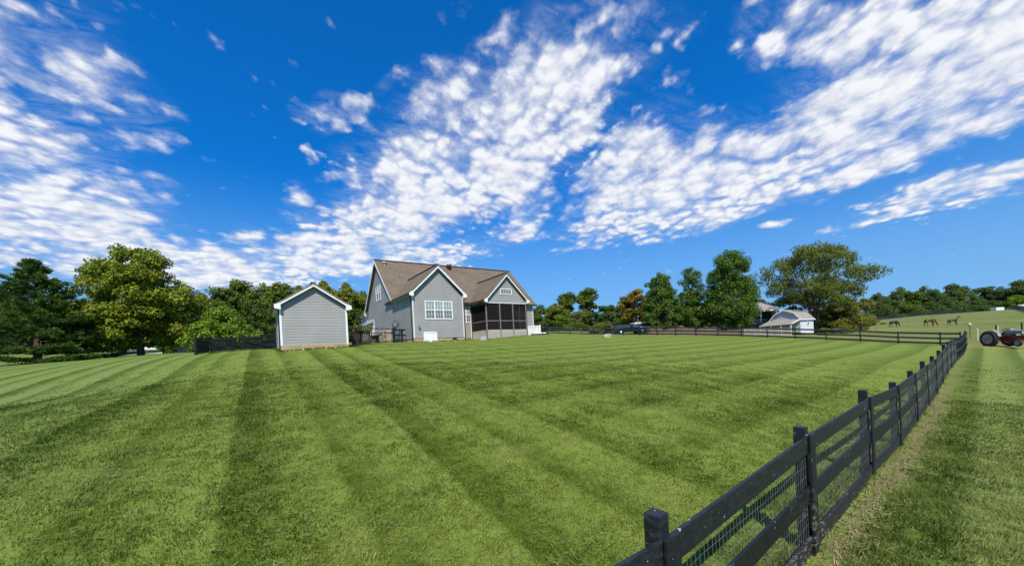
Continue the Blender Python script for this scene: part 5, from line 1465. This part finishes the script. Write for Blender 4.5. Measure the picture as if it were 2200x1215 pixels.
for x in (-1.35, 1.4): MB().lathe([(0, -.1), (.3, -.1), (.32, 0), (.3, .1), (0, .1)], (x, -.8, .32), 'Y', 16).build('wheel', M['rubber'], car, True)
# white well house and shrub at the left, beyond the gate
wh = thing('well_house', 'tiny white gabled well house left of the picket gate', 'hut', on_ground(403, 754, 46.), .3)
MB().box(-.75, .75, -.6, .6, -.1, 1.25).build('wall', M['white_trim'], wh)
mb = MB(); mb.prism([(-.9, -.75, 1.2), (.9, -.75, 1.2), (0, -.75, 1.85)][::-1], (0, 1.5, 0)); mb.build('roof', M['white_vinyl'], wh)
plant(415, 756, 737, 42, 20, 'oval', 'olive', 'small yellow green shrub beside the tiny white hut', 'shrub', 'shrub')
lb = thing('garage', 'low pale outbuilding glimpsed behind the maple trunk', 'outbuilding', on_ground(320, 757, 80.), .1)
MB().box(-3, 3, -2, 2, -.2, 1.5).build('wall', M['white_vinyl'], lb)
mb = MB(); mb.prism([(-3.3, -2.3, 1.45), (-3.3, 2.3, 1.45), (-3.3, 0, 2.5)], (6.6, 0, 0)); mb.build('roof', M['concrete'], lb)


# ------------------------------------------------------------------ horses
def skin(name, verts, edges, rad, mat, parent=None, sub=2, root=0):
    me = bpy.data.meshes.new(name); me.from_pydata(verts, edges, []); o = bpy.data.objects.new(name, me); col.objects.link(o)
    me.materials.append(mat)
    m = o.modifiers.new('skin', 'SKIN'); m.use_smooth_shade = True; m.branch_smoothing = .4
    s = o.modifiers.new('sub', 'SUBSURF'); s.levels = sub; s.render_levels = sub
    for i, r in enumerate(rad): me.skin_vertices[0].data[i].radius = r if isinstance(r, tuple) else (r, r)
    for i in range(len(verts)): me.skin_vertices[0].data[i].use_root = i == root
    if parent: o.parent = parent
    return o


def horse(label, loc, rz, coat, pts_mat, graze, s=1.):
    """x forward; body 1.6 m long, 1.5 m at the withers"""
    t = thing('horse', label, 'horse', loc, rz, 'horses in the pasture'); t.scale = (s,) * 3
    V = []; E = []; Rr = []
    def ch(pts, start=None):
        prev = start
        for p, r in pts:
            V.append(p); Rr.append(r); i = len(V) - 1
            if prev is not None: E.append((prev, i))
            prev = i
        return prev
    # trunk: croup, loin, barrel, chest, withers/shoulder
    ch([((-.12, 0, 1.12), (.27, .27)), ((-.52, 0, 1.16), (.27, .27)), ((-.72, 0, 1.18), (.19, .2))])
    a = ch([((.22, 0, 1.10), (.29, .31)), ((.52, 0, 1.15), (.25, .30)), ((.66, 0, 1.22), (.17, .24))], 0)
    if graze: neck = [((.86, 0, 1.13), (.12, .19)), ((1.08, 0, .86), (.10, .15)), ((1.24, 0, .58), (.085, .12)), ((1.29, 0, .42), (.09, .12)), ((1.33, 0, .24), (.065, .085)), ((1.35, 0, .08), (.05, .06))]
    else: neck = [((.80, 0, 1.42), (.12, .19)), ((.96, 0, 1.66), (.10, .14)), ((1.06, 0, 1.82), (.085, .11)), ((1.16, 0, 1.80), (.09, .12)), ((1.33, 0, 1.66), (.065, .085)), ((1.46, 0, 1.55), (.05, .06))]
    ch(neck, a)
    for y, dxh, dxf in ((-.15, .05, -.06), (.15, -.14, .10)):
        ch([((-.60 + dxh * .3, y, .86), .15), ((-.55 + dxh * .5, y, .70), .10), ((-.74 + dxh, y, .50), .062), ((-.70 + dxh, y, .20), .04), ((-.66 + dxh, y, .09), .048), ((-.63 + dxh, y, .0), .06)], 1)
        ch([((.52 + dxf * .3, y, .88), .12), ((.54 + dxf * .6, y, .64), .075), ((.54 + dxf, y, .46), .055), ((.54 + dxf, y, .20), .037), ((.56 + dxf, y, .09), .046), ((.59 + dxf, y, .0), .06)], a - 1)
    skin('body', V, E, Rr, coat, t)
    mb = MB()
    hp_ = neck[3][0]
    for y in (-.06, .06): mb.tube([(hp_[0] - .02, y, hp_[2] + (.06 if not graze else .04)), (hp_[0] + (-.03 if not graze else .08), y * 1.2, hp_[2] + (.22 if not graze else .14))], [.035, .005], 6)
    mb.build('ear', coat, t, True)
    mn = MB()
    tops_ = [(p[0] - (.02 if graze else .10), 0, p[2] + (.15 if graze else .08)) for p, r in neck[:3]] + [(hp_[0] - .02, 0, hp_[2] + .1)]
    mn.tube([(.55, 0, 1.42)] + tops_, [.02, .055, .055, .045, .02], 7); mn.build('mane', pts_mat, t, True)
    tl = MB(); tl.tube([(-.86, 0, 1.25), (-.97, 0, 1.1), (-.98, .0, .8), (-.93, 0, .42)], [.04, .06, .075, .02], 7); tl.build('tail', pts_mat, t, True)
    return t


M['bay'] = nmat('bay_coat', (.085, .036, .018), (.055, .024, .014), 2, .5); M['dark_bay'] = nmat('dark_bay_coat', (.04, .022, .015), (.025, .015, .011), 2, .5); M['chestnut'] = nmat('chestnut_coat', (.15, .062, .026), (.10, .04, .018), 2, .5); M['black_hair'] = nmat('black_hair', (.012, .009, .008), (.02, .015, .012), 4, .6)
horse('darkest brown horse, grazing at the left of the three', on_ground(1921, 703.5, 74.), .08, M['dark_bay'], M['black_hair'], True, .93)
horse('chestnut horse grazing in the middle of the three', on_ground(1998, 701.5, 66.), .02, M['chestnut'], M['bay'], True, 1.0)
horse('bay horse standing with its head raised', on_ground(2048, 700.5, 74.), -.15, M['bay'], M['black_hair'], False, .92)

# ------------------------------------------------------------------ flowering vine on the slatted screen
rng = np.random.default_rng(5)
vn = thing('flowering_vine', 'pinkish flowering vine tumbling over the slatted screen', 'vine', on_ground(757, 743, 25.5), RZ)
Cv = np.stack([rng.uniform(.2, 1.25, 16), rng.uniform(-.12, .12, 16), rng.uniform(.85, 1.35, 16)], -1)
V, F = leaf_cloud(rng, Cv, np.full((16, 3), .16), np.full(16, 60), .07)
big_mesh('foliage', V, F, L['mid'], vn)
V, F = leaf_cloud(rng, Cv + [0, -.06, .05], np.full((16, 3), .15), np.full(16, 12), .06)
big_mesh('blossom', V, F, nmat('blossom', (.30, .19, .17), (.2, .12, .11), 9, .7), vn)


# ------------------------------------------------------------------ grass: real blades wherever they can be told apart
def grass(name, n, rmin, rmax, pw, h0, wd0, seed):
    rng = np.random.default_rng(seed)
    u = rng.uniform(0, 1, n); e = 1 - pw
    r = (rmin ** e + (rmax ** e - rmin ** e) * u) ** (1 / e)
    th = rng.uniform(-1.12, 1.12, n)
    x, y = r * np.sin(th), r * np.cos(th)
    nt = max(1, n // 9); own = rng.integers(0, nt, n)          # blades gather into tufts
    sp = .022 + .004 * r[own]
    x = x[own] + rng.normal(size=n) * sp; y = y[own] + rng.normal(size=n) * sp; r = np.hypot(x, y)
    tuft = rng.uniform(.8, 1.25, nt)[own]; tla = rng.uniform(-3.14, 3.14, nt)[own]
    fb = (x - F0[0]) * -FD[1] + (y - F0[1]) * FD[0]
    keep = ~((np.abs(fb + .2 + .12 * np.sin(x * 3.1 + 2 * np.sin(y * 2.3))) < .17) & (rng.uniform(0, 1, n) < .8))
    # patchy turf: thin out by a soft random field
    a = x * E1[0] + y * E1[1]; b = x * E2[0] + y * E2[1]
    x, y, r, fb, tuft, tla = x[keep], y[keep], r[keep], fb[keep], tuft[keep], tla[keep]; n = len(x)
    z = H(x, y)
    far_ = np.clip((34 - r) / 22, .12, 1.)
    tall = tuft * far_ * np.where(fb < 0, 1.35, 1.0) * (1 + .25 * np.sin(x * 2.1 + 1.3 * np.sin(y * 1.7)) * np.sin(y * 2.6 + x))
    h = h0 * rng.uniform(.55, 1.35, n) * tall * (1 + r / 60)
    w_ = wd0 * (.55 + r / 5.5) * rng.uniform(.7, 1.3, n)
    al = rng.uniform(0, 2 * np.pi, n); lean = rng.uniform(.2, 1.25, n) * h
    la = rng.normal(size=n) * .55 + .5 * tla + np.sin(x * 1.9 + y * 1.1) * 1.2 + np.sin(y * 3.3 - x * 2.2) * .8
    base = np.stack([x, y, z - .004], -1); side = np.stack([np.cos(al), np.sin(al), 0 * al], -1) * w_[:, None] * .5
    tip = base + np.stack([np.cos(la) * lean, np.sin(la) * lean, h], -1)
    mid = base + np.stack([np.cos(la) * lean * .32, np.sin(la) * lean * .32, h * .62], -1)
    V = np.stack([base - side, base + side, mid + side * .8, mid - side * .8, tip], 1).reshape(-1, 3)
    i = np.arange(n)[:, None] * 5
    F = np.concatenate([i + [[0, 1, 2]], i + [[0, 2, 3]], i + [[3, 2, 4]]], 1).reshape(-1, 3)
    return V, F


VA, FA = grass('a', 380000, 2.2, 17., .6, .034, .0046, 1)
VB, FB = grass('b', 150000, 9., 34., .6, .032, .0046, 2)
# uncut fringe the mower leaves along walls and fences
def fringe(lines, per_m, h0, seed):
    rng = np.random.default_rng(seed); out = []
    for (ax, ay), (bx, by), off in lines:
        n = int(math.hypot(bx - ax, by - ay) * per_m); t = rng.uniform(0, 1, n)
        gate = np.sin(t * 37) + np.sin(t * 91 + 2) > -.9; t = t[gate]; n = len(t)
        d = np.array([bx - ax, by - ay]); d = d / np.hypot(*d); nn = np.array([d[1], -d[0]])
        q = np.array([ax, ay]) + t[:, None] * np.array([bx - ax, by - ay]) + nn * (off + np.abs(rng.normal(size=n)) * .05)[:, None]
        z = H(q[:, 0], q[:, 1]); al = rng.uniform(0, 6.28, n); h = h0 * rng.uniform(.4, 1.3, n); wd = .012
        b0 = np.stack([q[:, 0], q[:, 1], z - .01], -1); s = np.stack([np.cos(al), np.sin(al), 0 * al], -1) * wd / 2
        ln = rng.normal(size=(n, 2)) * .35 * h[:, None]
        tip = b0 + np.stack([ln[:, 0], ln[:, 1], h], -1); mid = b0 + np.stack([ln[:, 0] * .35, ln[:, 1] * .35, h * .6], -1)
        out.append(np.stack([b0 - s, b0 + s, mid + s * .8, mid - s * .8, tip], 1).reshape(-1, 3))
    V = np.concatenate(out); i = np.arange(len(V) // 5)[:, None] * 5
    return V, np.concatenate([i + [[0, 1, 2]], i + [[0, 2, 3]], i + [[3, 2, 4]]], 1).reshape(-1, 3)


xy_ = lambda v: (v[0], v[1])
VC, FC_ = fringe([(xy_(sl(0, 0)), xy_(sl(SW, 0)), .04), (xy_(sl(0, SD_)), xy_(sl(0, 0)), .04), (tuple(hl(0, 0)), tuple(hl(W1, 0)), .02), (tuple(hl(PL, TP)), tuple(hl(PR, TP)), .02), (tuple(hl(W1, TM)), tuple(hl(PL, TM)), .02), (xy_(g0), xy_(g3), .0)], 260, .13, 4)
VD, FD_ = fringe([(tuple(F0[:2] + FD * a), tuple(F0[:2] + FD * (a + 4)), o) for a in range(-4, 24, 4) for o in (-.12, -.02)], 150, .11, 5)
V = np.concatenate([VA, VB, VC, VD]); F = np.concatenate([FA, FB + len(VA), FC_ + len(VA) + len(VB), FD_ + len(VA) + len(VB) + len(VC)])
tag(big_mesh('lawn_grass', V, F, blade_mat()), 'short mown grass covering the lawn and the strip beside the fence', 'grass', kind='stuff')
# loose straw on the bare soil under the boards
rng = np.random.default_rng(8); n = 1700
tt = rng.uniform(-3, 14, n) ** 1.; k = rng.normal(size=n) * .13 - .22
xy = F0[:2] + FD * tt[:, None] - np.array([-FD[1], FD[0]]) * 0 + np.array([-FD[1], FD[0]]) * k[:, None]
z = H(xy[:, 0], xy[:, 1]) + rng.uniform(.004, .03, n); al = rng.uniform(0, 6.28, n); ln = rng.uniform(.04, .13, n)
d = np.stack([np.cos(al) * ln, np.sin(al) * ln, rng.normal(size=n) * .012], -1); s = np.stack([-np.sin(al), np.cos(al), 0 * al], -1) * .0035
c = np.concatenate([xy, z[:, None]], 1)
V = np.stack([c - d / 2 - s, c + d / 2 - s, c + d / 2 + s, c - d / 2 + s], 1).reshape(-1, 3)
tag(big_mesh('dry_straw', V, np.arange(len(V)).reshape(-1, 4), M['straw']), 'dry clippings lying on the bare soil under the fence', 'straw', kind='stuff')

# clippings scattered over the lawn
n = 7000; r = 2.4 * (16 / 2.4) ** rng.uniform(0, 1, n); th = rng.uniform(-1.05, 1.05, n); x, y = r * np.sin(th), r * np.cos(th)
z = H(x, y) + rng.uniform(.02, .045, n); al = rng.uniform(0, 6.28, n); ln = rng.uniform(.02, .07, n) * (1 + r / 14)
d = np.stack([np.cos(al) * ln, np.sin(al) * ln, rng.normal(size=n) * .012], -1); s = np.stack([-np.sin(al), np.cos(al), 0 * al], -1) * (.0018 * (1 + r / 9))[:, None]
c = np.stack([x, y, z], -1)
V = np.stack([c - d / 2 - s, c + d / 2 - s, c + d / 2 + s, c - d / 2 + s], 1).reshape(-1, 3)
tag(big_mesh('grass_clippings', V, np.arange(len(V)).reshape(-1, 4), nmat('clipping', (.25, .28, .10), (.18, .22, .06), 9, .8)), 'pale grass clippings scattered over the lawn', 'clippings', kind='stuff')
